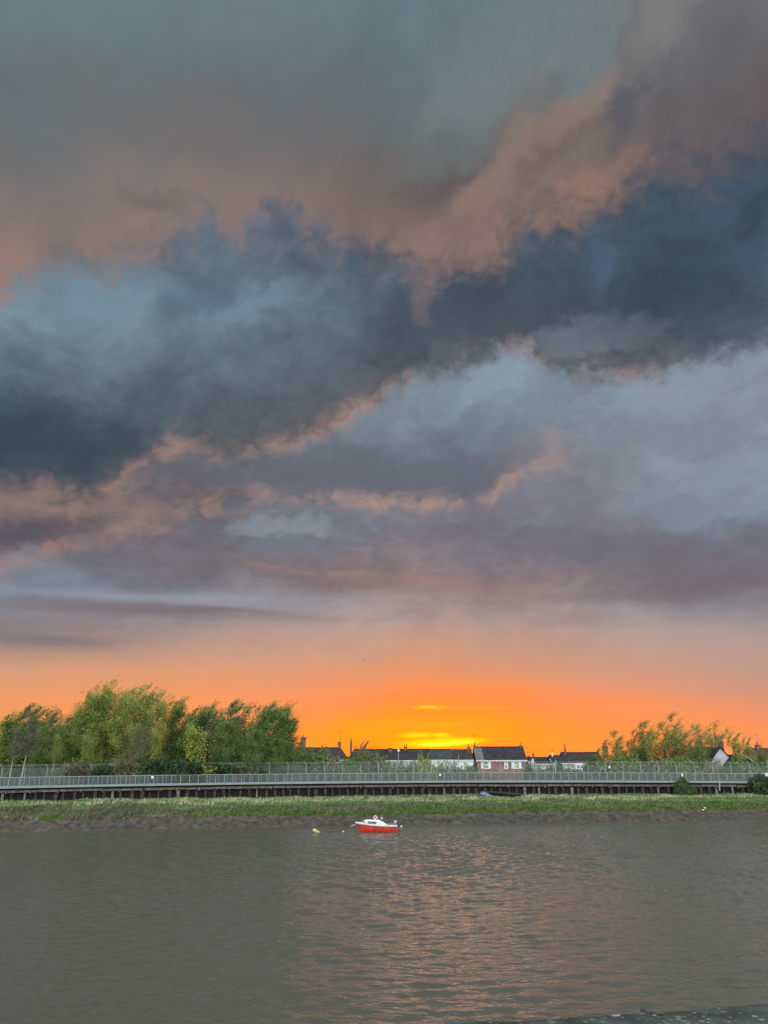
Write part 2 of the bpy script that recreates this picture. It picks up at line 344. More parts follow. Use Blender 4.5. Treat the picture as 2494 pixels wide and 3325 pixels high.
def mesh_mat(name, col, pitch, wire, diag=False):
    """wire netting: see-through between its wires"""
    m = bpy.data.materials.new(name); m.use_nodes = True
    nt = m.node_tree; L = nt.links; b = nt.nodes['Principled BSDF']
    b.inputs['Base Color'].default_value = (*col, 1); b.inputs['Roughness'].default_value = 0.6
    uv = nt.nodes.new('ShaderNodeUVMap'); uv.uv_map = 'UVMap'
    mp = nt.nodes.new('ShaderNodeMapping'); mp.inputs['Rotation'].default_value = (0, 0, R(45) if diag else 0)
    L.new(uv.outputs[0], mp.inputs['Vector'])
    sp = nt.nodes.new('ShaderNodeSeparateXYZ'); L.new(mp.outputs[0], sp.inputs[0])
    fs = []
    for i in (0, 1):
        d = nt.nodes.new('ShaderNodeMath'); d.operation = 'PINGPONG'; L.new(sp.outputs[i], d.inputs[0]); d.inputs[1].default_value = pitch / 2
        g = nt.nodes.new('ShaderNodeMath'); g.operation = 'LESS_THAN'; L.new(d.outputs[0], g.inputs[0]); g.inputs[1].default_value = wire / 2
        fs.append(g)
    mx = nt.nodes.new('ShaderNodeMath'); mx.operation = 'MAXIMUM'; L.new(fs[0].outputs[0], mx.inputs[0]); L.new(fs[1].outputs[0], mx.inputs[1])
    t = nt.nodes.new('ShaderNodeBsdfTransparent'); ms = nt.nodes.new('ShaderNodeMixShader')
    L.new(mx.outputs[0], ms.inputs[0]); L.new(t.outputs[0], ms.inputs[1]); L.new(b.outputs[0], ms.inputs[2])
    L.new(ms.outputs[0], nt.nodes['Material Output'].inputs[0])
    return m
def tiled(name, c1, c2, mortar, sx_, sy_, rough=0.85, bump=0.01, patch=None):
    """brick courses or roof tiles, laid out by UV in metres"""
    m = bpy.data.materials.new(name); m.use_nodes = True
    nt = m.node_tree; L = nt.links; b = nt.nodes['Principled BSDF']; b.inputs['Roughness'].default_value = rough
    b.inputs['Specular IOR Level'].default_value = 0.2
    uv = nt.nodes.new('ShaderNodeUVMap'); uv.uv_map = 'UVMap'
    br = nt.nodes.new('ShaderNodeTexBrick'); L.new(uv.outputs[0], br.inputs['Vector'])
    br.inputs['Color1'].default_value = (*c1, 1); br.inputs['Color2'].default_value = (*c2, 1); br.inputs['Mortar'].default_value = (*mortar, 1)
    br.inputs['Scale'].default_value = 1.0; br.inputs['Brick Width'].default_value = sx_; br.inputs['Row Height'].default_value = sy_
    br.inputs['Mortar Size'].default_value = sy_ * 0.1; br.inputs['Bias'].default_value = 0.0
    no = nt.nodes.new('ShaderNodeTexNoise'); no.inputs['Scale'].default_value = 1.1; no.inputs['Detail'].default_value = 6; no.inputs['Roughness'].default_value = 0.65
    L.new(uv.outputs[0], no.inputs['Vector'])
    mr = nt.nodes.new('ShaderNodeMapRange'); L.new(no.outputs['Fac'], mr.inputs[0]); mr.inputs[1].default_value = 0.3; mr.inputs[2].default_value = 0.7
    mr.inputs[3].default_value = 0.45; mr.inputs[4].default_value = 1.9
    vm = nt.nodes.new('ShaderNodeVectorMath'); vm.operation = 'SCALE'; L.new(br.outputs['Color'], vm.inputs[0]); L.new(mr.outputs[0], vm.inputs[3])
    L.new(vm.outputs[0], b.inputs['Base Color'])
    bp = nt.nodes.new('ShaderNodeBump'); bp.inputs['Distance'].default_value = bump; L.new(br.outputs['Fac'], bp.inputs['Height']); bp.invert = True
    L.new(bp.outputs[0], b.inputs['Normal'])
    return m

M_ = {
 'steel': mat('galvanised_steel', (0.215, 0.265, 0.26), 0.5, 0.15, 3, metal=0.2),
 'kick': mat('pale_steel_board', (0.23, 0.275, 0.27), 0.5, 0.12, 2, metal=0.1),
 'post_grey': mat('weathered_post', (0.29, 0.32, 0.30), 0.8, 0.25, 3),
 'concrete': mat('stained_concrete', (0.125, 0.112, 0.096), 0.9, 0.55, 2.2, 0.02),
 'pile': mat('rusty_piling', (0.062, 0.042, 0.034), 0.9, 0.5, 1.6, 0.02, col2=(0.022, 0.017, 0.016)),
 'pile_grey': mat('grey_timber_pile', (0.17, 0.16, 0.145), 0.9, 0.4, 2.5, 0.02),
 'black': mat('dull_black', (0.018, 0.017, 0.017), 0.9, 0.4, 2),  # plain black for fittings; under the walkway it stands in for shade
 'deck': mat('deck_boards', (0.16, 0.16, 0.15), 0.9, 0.3, 2),
 'white': mat('white_paint', (0.76, 0.77, 0.77), 0.6, 0.06, 2),
 'render': mat('white_render', (0.68, 0.71, 0.72), 0.85, 0.14, 0.9, 0.01),
 'glass': mat('window_glass', (0.035, 0.045, 0.055), 0.12, 0.3, 1.5, spec=0.6),
 'curtain': mat('netted_window_glass', (0.30, 0.36, 0.35), 0.3, 0.3, 4),
 'chimney': tiled('chimney_brick', (0.17, 0.08, 0.05), (0.12, 0.07, 0.05), (0.16, 0.14, 0.12), 0.22, 0.075),
 'pot': mat('clay_pot', (0.24, 0.11, 0.06), 0.85, 0.3, 4),
 'brick': tiled('red_brick', (0.27, 0.105, 0.065), (0.20, 0.08, 0.055), (0.26, 0.2, 0.16), 0.225, 0.075),
 'slate': tiled('dark_slate', (0.034, 0.034, 0.037), (0.022, 0.022, 0.025), (0.015, 0.015, 0.016), 0.3, 0.24, 0.6, 0.02),
 'slate_blue': tiled('blue_slate', (0.046, 0.052, 0.064), (0.038, 0.043, 0.052), (0.02, 0.022, 0.025), 0.3, 0.24, 0.55, 0.02),
 'tile_brown': tiled('brown_tile', (0.052, 0.039, 0.036), (0.036, 0.029, 0.028), (0.02, 0.018, 0.017), 0.3, 0.3, 0.8, 0.03),
 'tile_red': tiled('old_red_tile', (0.12, 0.06, 0.045), (0.08, 0.045, 0.038), (0.025, 0.02, 0.018), 0.3, 0.3, 0.8, 0.03),
 'patch': mat('new_lead_grey_slates', (0.115, 0.11, 0.112), 0.7, 0.25, 1.5),
 'hull': mat('red_boat_paint', (0.56, 0.05, 0.022), 0.42, 0.35, 2.2, 0.004, 9, spec=0.4),
 'gel': mat('white_gelcoat', (0.66, 0.69, 0.70), 0.45, 0.2, 2.5, spec=0.4),
 'rubber': mat('dark_rubber', (0.03, 0.035, 0.045), 0.5, 0.2, 5),
 'engine': mat('pale_blue_engine_cowl', (0.36, 0.42, 0.52), 0.35, 0.15, 6),
 'red': mat('red_band_paint', (0.6, 0.06, 0.05), 0.5, 0.1, 5),
 'yellow': mat('faded_yellow_plastic', (0.50, 0.46, 0.19), 0.5, 0.2, 5),
 'rope': mat('wet_rope', (0.055, 0.055, 0.055), 0.9, 0.3, 9),
 'rope_pale': mat('pale_rope', (0.5, 0.5, 0.5), 0.9, 0.2, 9),
 'wreck_blue': mat('weathered_blue_boards', (0.135, 0.165, 0.215), 0.85, 0.45, 2.5, 0.01),
 'wreck': mat('rotten_dark_planks', (0.055, 0.05, 0.045), 0.95, 0.5, 2.5, 0.02),
 'birch': mat('pale_birch_bark', (0.42, 0.42, 0.36), 0.9, 0.45, 4),
 'bark': mat('grey_brown_bark', (0.13, 0.12, 0.085), 0.95, 0.4, 3),
 'twig': mat('bare_twigs', (0.13, 0.12, 0.08), 0.95, 0.3, 3),
 'feather': mat('white_feathers', (0.82, 0.82, 0.80), 0.8, 0.06, 8),
 'feather_dark': mat('dusky_feathers', (0.05, 0.035, 0.03), 0.8, 0.3, 8),
 'netting': mesh_mat('railing_netting', (0.085, 0.115, 0.11), 0.05, 0.010),
 'chain': mesh_mat('chain_link', (0.24, 0.29, 0.28), 0.055, 0.006, True),
}
LEAF = {
 'fresh': mat('fresh_leaves', (0.204, 0.264, 0.047), 0.6, 0.28, 0.45, island=0.3, trans=0.1),
 'lime': mat('yellow_green_leaves', (0.264, 0.296, 0.056), 0.6, 0.25, 0.5, island=0.28, trans=0.1),
 'mid': mat('mid_green_leaves', (0.124, 0.192, 0.044), 0.6, 0.28, 0.45, island=0.3, trans=0.1),
 'deep': mat('deep_green_leaves', (0.078, 0.131, 0.040), 0.6, 0.3, 0.5, island=0.35, trans=0.1),
 'ivy': mat('ivy_leaves', (0.035, 0.074, 0.022), 0.5, 0.5, 0.9, island=0.6, trans=0.1),
 'olive': mat('olive_grey_leaves', (0.184, 0.195, 0.092), 0.7, 0.25, 0.5, island=0.28, trans=0.1),
 'grey': mat('grey_budding_twigs', (0.15, 0.15, 0.075), 0.8, 0.3, 0.6, island=0.4, trans=0.1),
 'bramble': mat('brown_bramble', (0.120, 0.115, 0.061), 0.8, 0.5, 0.6, island=0.5, trans=0.08),
}

# ------------------------------------------------------------------ mesh helpers
class MB:                       # collects shapes; build() links them as ONE mesh object
    def __init__(s): s.v = []; s.f = []; s.m = []; s.uv = []
    def add(s, vs, fs, mi=0, uvs=None):
        o = len(s.v); s.v += [tuple(v) for v in vs]
        for k, f in enumerate(fs):
            s.f.append([o + i for i in f]); s.m.append(mi); s.uv.append(uvs[k] if uvs else None)
        return s
    def quad(s, a, b, c, d, mi=0, uv=None): return s.add([a, b, c, d], [(0, 1, 2, 3)], mi, [uv] if uv else None)
    def box(s, c, size, ax=None, mi=0):
        c = Vector(c); ax = ax or (Vector((1, 0, 0)), Vector((0, 1, 0)), Vector((0, 0, 1)))
        h = [a * (z / 2) for a, z in zip(ax, size)]
        vs = [c + h[0] * i + h[1] * j + h[2] * k for k in (-1, 1) for j in (-1, 1) for i in (-1, 1)]
        return s.add(vs, [(0, 2, 3, 1), (4, 5, 7, 6), (0, 1, 5, 4), (2, 6, 7, 3), (0, 4, 6, 2), (1, 3, 7, 5)], mi)
    def bar(s, p, q, w, h=None, mi=0, up=Vector((0, 0, 1))):
        p, q = Vector(p), Vector(q); d = (q - p); l = d.length; d.normalize()
        if abs(d.dot(up)) > 0.95: up = Vector((0, 1, 0))
        a = d.cross(up).normalized(); b = a.cross(d)
        return s.box((p + q) / 2, (l, w, h or w), (d, a, b), mi)
    def tube(s, pts, rad, n=7, mi=0, cap=True):
        pts = [Vector(p) for p in pts]
        if not isinstance(rad, (list, tuple)): rad = [rad] * len(pts)
        o = len(s.v); ref = Vector((0.31, 0.87, 0.38))
        for i, p in enumerate(pts):
            d = (pts[min(i + 1, len(pts) - 1)] - pts[max(i - 1, 0)]).normalized()
            a = d.cross(ref).normalized(); b = d.cross(a)
            for k in range(n):
                t = 2 * math.pi * k / n; s.v.append(tuple(p + a * (rad[i] * math.cos(t)) + b * (rad[i] * math.sin(t))))
        for i in range(len(pts) - 1):
            for k in range(n):
                s.f.append([o + i * n + k, o + i * n + (k + 1) % n, o + (i + 1) * n + (k + 1) % n, o + (i + 1) * n + k]); s.m.append(mi); s.uv.append(None)
        if cap:
            s.f.append([o + k for k in range(n)][::-1]); s.f.append([o + (len(pts) - 1) * n + k for k in range(n)]); s.m += [mi, mi]; s.uv += [None, None]
        return s
    def lathe(s, c, prof, n=14, axis=Vector((0, 0, 1)), mi=0):
        c = Vector(c); axis = axis.normalized()
        return s.tube([c + axis * z for r, z in prof], [max(r, 1e-3) for r, z in prof], n, mi)
    def loft(s, rings, closed=True, mi=0, caps=True):
        o = len(s.v); n = len(rings[0])
        for r in rings: s.v += [tuple(p) for p in r]
        for i in range(len(rings) - 1):
            for k in range(n if closed else n - 1):
                s.f.append([o + i * n + k, o + i * n + (k + 1) % n, o + (i + 1) * n + (k + 1) % n, o + (i + 1) * n + k]); s.m.append(mi); s.uv.append(None)
        if caps:
            s.f.append([o + k for k in range(n)][::-1]); s.f.append([o + (len(rings) - 1) * n + k for k in range(n)]); s.m += [mi, mi]; s.uv += [None, None]
        return s
    def build(s, name, mats, parent=None, smooth=False, bevel=0.0):
        org = parent_origin(parent)
        me = bpy.data.meshes.new(name)
        me.from_pydata([tuple(Vector(v) - org) for v in s.v], [], s.f)
        for m in (mats if isinstance(mats, (list, tuple)) else [mats]): me.materials.append(m)
        me.polygons.foreach_set('material_index', s.m)
        if any(u for u in s.uv):
            ul = me.uv_layers.new(name='UVMap')
            for p, u in zip(me.polygons, s.uv):
                if u:
                    for li, c in zip(p.loop_indices, u): ul.data[li].uv = c
        if smooth: me.polygons.foreach_set('use_smooth', [True] * len(me.polygons))
        me.validate(); me.update()
        o = bpy.data.objects.new(name, me); COL.objects.link(o)
        if parent is not None: o.parent = parent
        if bevel:
            b = o.modifiers.new('bevel', 'BEVEL'); b.width = bevel; b.segments = 2; b.limit_method = 'ANGLE'
        return o
def parent_origin(p):
    o = Vector()
    while p is not None: o = o + p.location; p = p.parent
    return o
def tag(o, label=None, cat=None, group=None, kind=None):
    for k, v in (('label', label), ('category', cat), ('group', group), ('kind', kind)):
        if v: o[k] = v
    return o
def thing(name, label, cat, loc, group=None):
    o = bpy.data.objects.new(name, None); COL.objects.link(o); o.location = loc; o.empty_display_size = 0.3
    return tag(o, label, cat, group)
def dup(root, loc, rz=0.0, sc=(1, 1, 1), label=None, group=None):
    r = root.copy(); COL.objects.link(r); r.location = loc; r.rotation_euler = (0, 0, rz); r.scale = sc
    if label: r['label'] = label
    if group: r['group'] = group
    for ch in list(root.children):
        c = ch.copy(); COL.objects.link(c); c.parent = r
        for g in list(ch.children):
            d = g.copy(); COL.objects.link(d); d.parent = c
    return r
def np_mesh(name, V_, Fq, mats, mi=None, parent=None):
    """V_ (n,3), Fq (m,4) quads as one object"""
    me = bpy.data.meshes.new(name)
    me.vertices.add(len(V_)); me.vertices.foreach_set('co', np.ascontiguousarray(V_, dtype=np.float32).ravel())
    m, k = Fq.shape
    me.loops.add(m * k); me.loops.foreach_set('vertex_index', np.ascontiguousarray(Fq, dtype=np.int32).ravel())
    me.polygons.add(m); me.polygons.foreach_set('loop_start', np.arange(0, m * k, k, dtype=np.int32))
    for q in (mats if isinstance(mats, (list, tuple)) else [mats]): me.materials.append(q)
    if mi is not None: me.polygons.foreach_set('material_index', np.ascontiguousarray(mi, dtype=np.int32))
    me.update(calc_edges=True); me.validate()
    o = bpy.data.objects.new(name, me); COL.objects.link(o)
    if parent is not None: o.parent = parent
    return o

# ------------------------------------------------------------------ the lie of the land (metres; water at 0)
def Yw(x): return 98.6 + 0.17 * x                    # far waterline
def bow(x): return 1 - min(1.5, (x / 53.0) ** 2)
def Yk(x): return 117 + 0.135 * x + 6.0 * bow(x)       # river side of the walkway, gently curved
def zk(x): return 0.24 * bow(x)
def wk(x, o, z):                # x along the walkway, o metres behind its river side
    d = 0.135 - (12 * x / 53.0 ** 2 if abs(x) < 64.9 else 0); n = Vector((-d, 1, 0)).normalized()
    return Vector((x, Yk(x), z + zk(x))) + n * o
def fbm(x, y, sc, o=4): return mnoise.fractal(Vector((x * sc, y * sc, 3.7)), 1.0, 2.1, o)
def land(x, y):
    """height of the far bank"""
    t = y - Yw(x); tk = y - Yk(x)
    if tk > 0.95: return 3.75
    e = 2.8 + fbm(x, 0, 0.09) * 1.5 + fbm(x, 7, 0.4) * 0.5 + max(0, min(1, (x + 5) / 40)) * 0.6
    if t < e:
        u = max(-1.4, t) / e
        z = 0.98 * (u ** 1 if u > 0 else u * 1.6)
        if t > -0.6: z += (fbm(x, y, 0.5) * 0.10 + fbm(x, y * 1.6, 1.7, 3) * 0.13) * min(1, (t + 0.6) / 1.2)
        if u > 0.86: z += (u - 0.86) / 0.14 * 0.30
        return z
    w = min(1, (t - e) / max(1.0, (Yk(x) - Yw(x) - e)))
    return 1.12 + 1.26 * (w ** 0.8) + fbm(x, y, 0.16) * 0.22 + fbm(x, y, 0.7) * 0.07
def edge_t(x): return 2.8 + fbm(x, 0, 0.09) * 1.5 + fbm(x, 7, 0.4) * 0.5 + max(0, min(1, (x + 5) / 40)) * 0.6

# far bank: mud foreshore, grass slope, level ground behind, in one sheet
M_mud = mat('wet_mud', (0.062, 0.051, 0.040), 0.55, 0.6, 1.6, 0.14, 2.6, spec=0.4)
M_soil = mat('grassy_soil', (0.055, 0.075, 0.028), 0.95, 0.5, 0.5, 0.05, 2.0)
xs = np.concatenate([np.linspace(-1500, -110, 12), np.arange(-96, 97, 0.38), np.linspace(110, 1500, 12)])
ts = np.concatenate([[-14, -6], np.arange(-2.5, 9.0, 0.24), np.arange(9.2, 28, 0.5)])
vs = []; 
nx = len(xs)
rows = []
for t in ts:
    rows.append([(x, Yw(x) + t, land(max(-110, min(110, x)), Yw(max(-110, min(110, x))) + t)) for x in xs])
rows2 = []
for d in (1.0, 6, 30, 120, 600, 4000):
    rows2.append([(x * (1 if d < 200 else 3), Yk(x) + d, 3.75) for x in xs])
# last bank rows stop at the piling
B = []
for r in rows:
    B += [(x, min(y, Yk(x) + 0.97), z if y < Yk(x) + 0.95 else land(max(-110, min(110, x)), Yk(max(-110, min(110, x))) + 0.94)) for x, y, z in r]
for r in rows2: B += r
nr = len(rows) + len(rows2)
ii = np.arange(nx - 1)
Fq = np.concatenate([np.stack([k * nx + ii, k * nx + ii + 1, (k + 1) * nx + ii + 1, (k + 1) * nx + ii], 1) for k in range(nr - 1)])
ctr_x = np.tile((xs[:-1] + xs[1:]) / 2, nr - 1)
et = np.array([edge_t(max(-110, min(110, x))) for x in (xs[:-1] + xs[1:]) / 2])
tt = np.concatenate([np.repeat((ts[:-1] + ts[1:]) / 2, nx - 1), np.full((nr - len(ts)) * (nx - 1), 99.0)])
mi = (tt > np.tile(et, nr - 1) - 0.05).astype(int)
g = np_mesh('ground', np.array(B), Fq, [M_mud, M_soil], mi)
tag(g, kind='structure')

# water: wind chop as real waves, finer ripples by bump
def water_mat():
    m = bpy.data.materials.new('river_water'); m.use_nodes = True
    nt = m.node_tree; L = nt.links; b = nt.nodes['Principled BSDF']
    b.inputs['Base Color'].default_value = (0.066, 0.069, 0.051, 1)
    b.inputs['Roughness'].default_value = 0.06; b.inputs['IOR'].default_value = 1.333
    tcn = nt.nodes.new('ShaderNodeTexCoord'); mp = nt.nodes.new('ShaderNodeMapping'); mp.inputs['Scale'].default_value = (0.7, 1.4, 1); mp.inputs['Rotation'].default_value = (0, 0, R(-14))
    L.new(tcn.outputs['Object'], mp.inputs[0])
    n = nt.nodes.new('ShaderNodeTexNoise'); n.inputs['Scale'].default_value = 3.0; n.inputs['Detail'].default_value = 3; L.new(mp.outputs[0], n.inputs['Vector'])
    bp = nt.nodes.new('ShaderNodeBump'); bp.inputs['Strength'].default_value = 1.0; bp.inputs['Distance'].default_value = 0.05
    L.new(n.outputs['Fac'], bp.inputs['Height']); L.new(bp.outputs[0], b.inputs['Normal'])
    return m
wx_ = np.arange(-66, 72.01, 0.21); wy_ = [8.0]
while wy_[-1] < 112: wy_.append(wy_[-1] + 0.105 * max(1.0, wy_[-1] / 38.0))
wy_ = np.array(wy_)
GXm, GYm = np.meshgrid(wx_, wy_); Zm = np.zeros_like(GXm)
wr_ = np.random.default_rng(3); NWV = 46
for k in range(NWV):
    lam = 0.42 * (1.5 / 0.42) ** wr_.uniform(); th = wr_.normal(-1.2, 0.7); kk = 2 * math.pi / lam
    amp = 0.175 * math.sqrt(2 / NWV) / kk
    Zm += amp * np.sin(kk * (GXm * math.cos(th) + GYm * math.sin(th)) + wr_.uniform(0, 6.28) + 0.9 * np.sin(GXm * .11 + k) + 0.8 * np.sin(GYm * .13 + 2 * k))
gust = 1 + .28 * np.sin(GXm * .05 + GYm * .09 + 1) + .2 * np.sin(GXm * .13 - GYm * .07)
Zm *= gust * np.clip((GXm + 85) / 75, .4, 1.0)
edge_ = np.minimum(np.minimum(GXm + 66, 72 - GXm), np.minimum(GYm - 8, GYm.max() - GYm)); Zm *= np.clip(edge_ / 3, 0, 1)
nxx, nyy = len(wx_), len(wy_)
base_i = (np.arange(nyy - 1)[:, None] * nxx + np.arange(nxx - 1)[None, :]).ravel()
wV = np.stack([GXm, GYm, Zm], -1).reshape(-1, 3); wF = np.stack([base_i, base_i + 1, base_i + nxx + 1, base_i + nxx], 1)
n0 = len(wV); xa, xb, ya, yb = wx_[0], wx_[-1], wy_[0], wy_[-1]
ext = [(-1500, -60), (1500, -60), (1500, 330), (-1500, 330), (xa, ya), (xb, ya), (xb, yb), (xa, yb)]
wV = np.concatenate([wV, [(x, y, 0) for x, y in ext]])
wF = np.concatenate([wF, np.array([[0, 1, 5, 4], [1, 2, 6, 5], [2, 3, 7, 6], [3, 0, 4, 7]]) + n0])
wo = np_mesh('water', wV, wF, water_mat()); wo.data.polygons.foreach_set('use_smooth', [True] * len(wo.data.polygons)); tag(wo, kind='structure')

# near quay: weathered concrete coping with lichen
qa, qb = on(1316, 3325, 5.4), on(2494, 3261, 5.4)
qd = (qb - qa).normalized(); qn = Vector((-qd.y, qd.x, 0))
M_quay = mat('old_quay_concrete', (0.045, 0.055, 0.052), 0.95, 0.6, 4.0, 0.05, 9)
def speckle(m, col, scale, thr):
    nt = m.node_tree; L = nt.links; b = nt.nodes['Principled BSDF']
    src = b.inputs['Base Color'].links[0].from_socket
    tcn = nt.nodes.new('ShaderNodeTexCoord'); mp = nt.nodes.new('ShaderNodeMapping'); mp.inputs['Scale'].default_value = (0.8, 1, 1); L.new(tcn.outputs['Object'], mp.inputs[0])
    vo = nt.nodes.new('ShaderNodeTexVoronoi'); vo.inputs['Scale'].default_value = scale; L.new(mp.outputs[0], vo.inputs['Vector'])
    no = nt.nodes.new('ShaderNodeTexNoise'); no.inputs['Scale'].default_value = scale * 1.7; L.new(mp.outputs[0], no.inputs['Vector'])
    sp = nt.nodes.new('ShaderNodeSeparateColor'); L.new(vo.outputs['Color'], sp.inputs[0])
    t = nt.nodes.new('ShaderNodeMath'); t.operation = 'MULTIPLY'; L.new(sp.outputs[0], t.inputs[0]); t.inputs[1].default_value = thr
    t2 = nt.nodes.new('ShaderNodeMath'); t2.operation = 'MULTIPLY'; L.new(t.outputs[0], t2.inputs[0]); L.new(no.outputs['Fac'], t2.inputs[1])
    lt = nt.nodes.new('ShaderNodeMath'); lt.operation = 'LESS_THAN'; L.new(vo.outputs['Distance'], lt.inputs[0]); L.new(t2.outputs[0], lt.inputs[1])
    mx = nt.nodes.new('ShaderNodeMix'); mx.data_type = 'RGBA'; L.new(lt.outputs[0], mx.inputs[0]); L.new(src, mx.inputs[6]); mx.inputs[7].default_value = (*col, 1)
    L.new(mx.outputs[2], b.inputs['Base Color'])
speckle(M_quay, (0.30, 0.31, 0.28), 8.0, 0.5); speckle(M_quay, (0.13, 0.15, 0.12), 22.0, 0.75)
qv = []; nu, nvv = 160, 26
for j in range(nvv):
    for i in range(nu):
        u = -14 + 32 * i / (nu - 1); v = -3.2 * (j / (nvv - 1)) ** 1.3
        p = qa + qd * u + qn * (v + (fbm(u, 1, 1.2) * 0.025 if j == 0 else 0))
        p.z = 5.4 + fbm(p.x, p.y, 1.3) * 0.025 - (0.035 if j == 0 else 0)
        qv.append(tuple(p))
for i in range(nu):
    p = Vector(qv[i]); qv.append((p.x, p.y, -2.0))
qf = [(j * nu + i, j * nu + i + 1, (j + 1) * nu + i + 1, (j + 1) * nu + i) for j in range(nvv - 1) for i in range(nu - 1)]
qf = [f[::-1] for f in qf] + [(i, i + 1, nvv * nu + i + 1, nvv * nu + i) for i in range(nu - 1)]
qo = np_mesh('quay', np.array(qv), np.array(qf), M_quay); tag(qo, kind='structure')
pg = MB(); a0 = qa + qd * -80 + qn * -3.19; a1 = qa + qd * 80 + qn * -3.19
for p in (a0, a1): p.z = 5.36
pg.quad(a0, a0 - qn * 60, a1 - qn * 60, a1)
tag(pg.build('pavement', M_quay), kind='structure')

# ------------------------------------------------------------------ walkway on piles, railings, fence
X0, X1 = -57.0, 62.0
def run(mb, o, z0, z1, th, x0=X0, x1=X1, n=60, mi=0):
    """a long board or wall following the walkway"""
    rings = []
    for i in range(n + 1):
        x = x0 + (x1 - x0) * i / n
        rings.append([wk(x, o, z0), wk(x, o + th, z0), wk(x, o + th, z1), wk(x, o, z1)])
    return mb.loft(rings, True, mi)
ww = thing('walkway', 'long riverside walkway carried on dark rusty piles above the grass bank', 'walkway', wk(0, 0, 0))
run(MB(), 0.06, 3.98, 4.10, 2.3).build('deck', M_['deck'], ww)
run(MB(), 0.35, 3.62, 3.97, 0.2).build('beam', M_['black'], ww)  # black colour stands in for the shadow in the gap below the deck
mb = MB(); x = X0
while x < X1:                    # concrete waling in unequal lengths
    l = random.uniform(2.2, 5.5); dz = random.uniform(-0.03, 0.03)
    run(mb, 0.05 + random.uniform(0, 0.05), 3.42 + dz, 3.70 + dz + random.uniform(-0.02, 0.03), 0.24, x, min(X1, x + l - 0.06), 5); x += l
mb.build('waling', M_['concrete'], ww)
run(MB(), 0.62, 1.6, 3.54, 0.1).build('sheet_wall', M_['black'], ww)  # near-black backing, the shade between the piles put into its colour
pile_n = 98
for k in range(pile_n):
    x = X0 + (X1 - X0) * (k + 0.5) / pile_n + random.uniform(-0.22, 0.22)
    w = random.uniform(0.20, 0.52); grey = random.random() < 0.10
    p = wk(x, 0.38, 0); d = (wk(x + 0.5, 0.38, 0) - p); d.z = 0; d.normalize()
    mb = MB(); mb.box((p.x, p.y, 2.4), (w, 0.30, 2.1), (d, Vector((-d.y, d.x, 0)), Vector((0, 0, 1))))
    mb.build('pile', M_['pile_grey' if grey else 'pile'], ww)
for k in range(46):
    x = X0 + (X1 - X0) * (k + 0.5) / 46 + random.uniform(-0.7, 0.7)
    p = wk(x, -0.05, 3.48); mb = MB(); mb.box(p, (random.uniform(0.12, 0.24), 0.2, random.uniform(0.3, 0.46)))
    mb.build('bracket', M_['concrete'], ww)

def railing(name, label, o, step_, z0, z1, kick, x0, x1, off):
    r = thing(name, label, 'railing', wk(0, o, z0), 'railings along the walkway')
    t = MB(); t.tube([wk(x, o, z1) for x in np.arange(x0, x1 + 0.1, 1.0)], 0.038, 6)
    t.build('top_rail', M_['steel'], r)
    if kick: run(MB(), o - 0.02, z0 - 0.12, z0 + 0.17, 0.04, x0, x1).build('kick_board', M_['kick'], r)
    else:
        t = MB(); t.tube([wk(x, o, z0 + 0.12) for x in np.arange(x0, x1 + 0.1, 1.0)], 0.03, 6); t.build('bottom_rail', M_['steel'], r)
    n = MB(); px = np.arange(x0, x1 + 0.01, step_)
    for a, b in zip(px[:-1], px[1:]):
        n.quad(wk(a, o + 0.03, z0 + 0.18), wk(b, o + 0.03, z0 + 0.18), wk(b, o + 0.03, z1 - 0.05), wk(a, o + 0.03, z1 - 0.05), 0,
               [(a, 0), (b, 0), (b, 1.1), (a, 1.1)])
    n.build('mesh_panel', M_['netting'], r)
    for x in px[::1][:100]:
        p = wk(x + off, o, 0); q = MB(); q.box((p.x, p.y, zk(x) + (z0 + z1) / 2), (0.085, 0.07, z1 - z0)); q.build('post', M_['steel'], r)
    return r
railing('railing', 'pale grey mesh railing with a kick board along the river edge of the walkway', 0.0, 1.2, 4.10, 5.36, True, -57.0, 61.8, 0)
railing('railing', 'second mesh railing along the landward edge of the walkway, in front of the fence', 2.15, 1.2, 4.10, 5.36, False, -57.0, 61.8, 0.45)

FO = 6.0                         # security fence with cranked posts
fn = thing('security_fence', 'tall chain link fence with cranked concrete posts behind the walkway railings', 'fence', wk(0, FO, 3.75))
fx = np.arange(-58, 66, 2.75)
n = MB()
for a, b in zip(fx[:-1], fx[1:]):
    n.quad(wk(a, FO, 3.8), wk(b, FO, 3.8), wk(b, FO, 6.62), wk(a, FO, 6.62), 0, [(a, 0), (b, 0), (b, 2.8), (a, 2.8)])
n.build('chain_link', M_['chain'], fn)
for i, x in enumerate(fx):
    p = wk(x, FO - 0.05, 0); zb = zk(x); q = MB()
    lean = random.uniform(-0.03, 0.03)
    top = Vector((p.x + lean, p.y, 6.66 + zb)); q.tube([(p.x, p.y, 3.7 + zb), tuple(top), tuple(top + Vector((-0.14, -0.12, 0.22))), tuple(top + Vector((-0.30, -0.22, 0.42)))], 0.06, 4)
    q.build('post', M_['post_grey'], fn)
for k in (1, 2, 3):
    t = MB(); t.tube([wk(x, FO - 0.05 - 0.06 * k, 6.66 + 0.13 * k) + Vector((-0.09 * k, 0, 0)) for x in fx], 0.012, 3); t.build('wire', M_['post_grey'], fn)
bp = at(1972, 2520, 128.5)
for sgn in (-1, 1):
    q = MB(); q.tube([(bp.x, wk(bp.x, FO - .1, 0).y, 6.3), (bp.x + sgn * 1.5, wk(bp.x + sgn * 1.5, FO - .1, 0).y, 3.8)], 0.06, 4); q.build('brace', M_['post_grey'], fn)

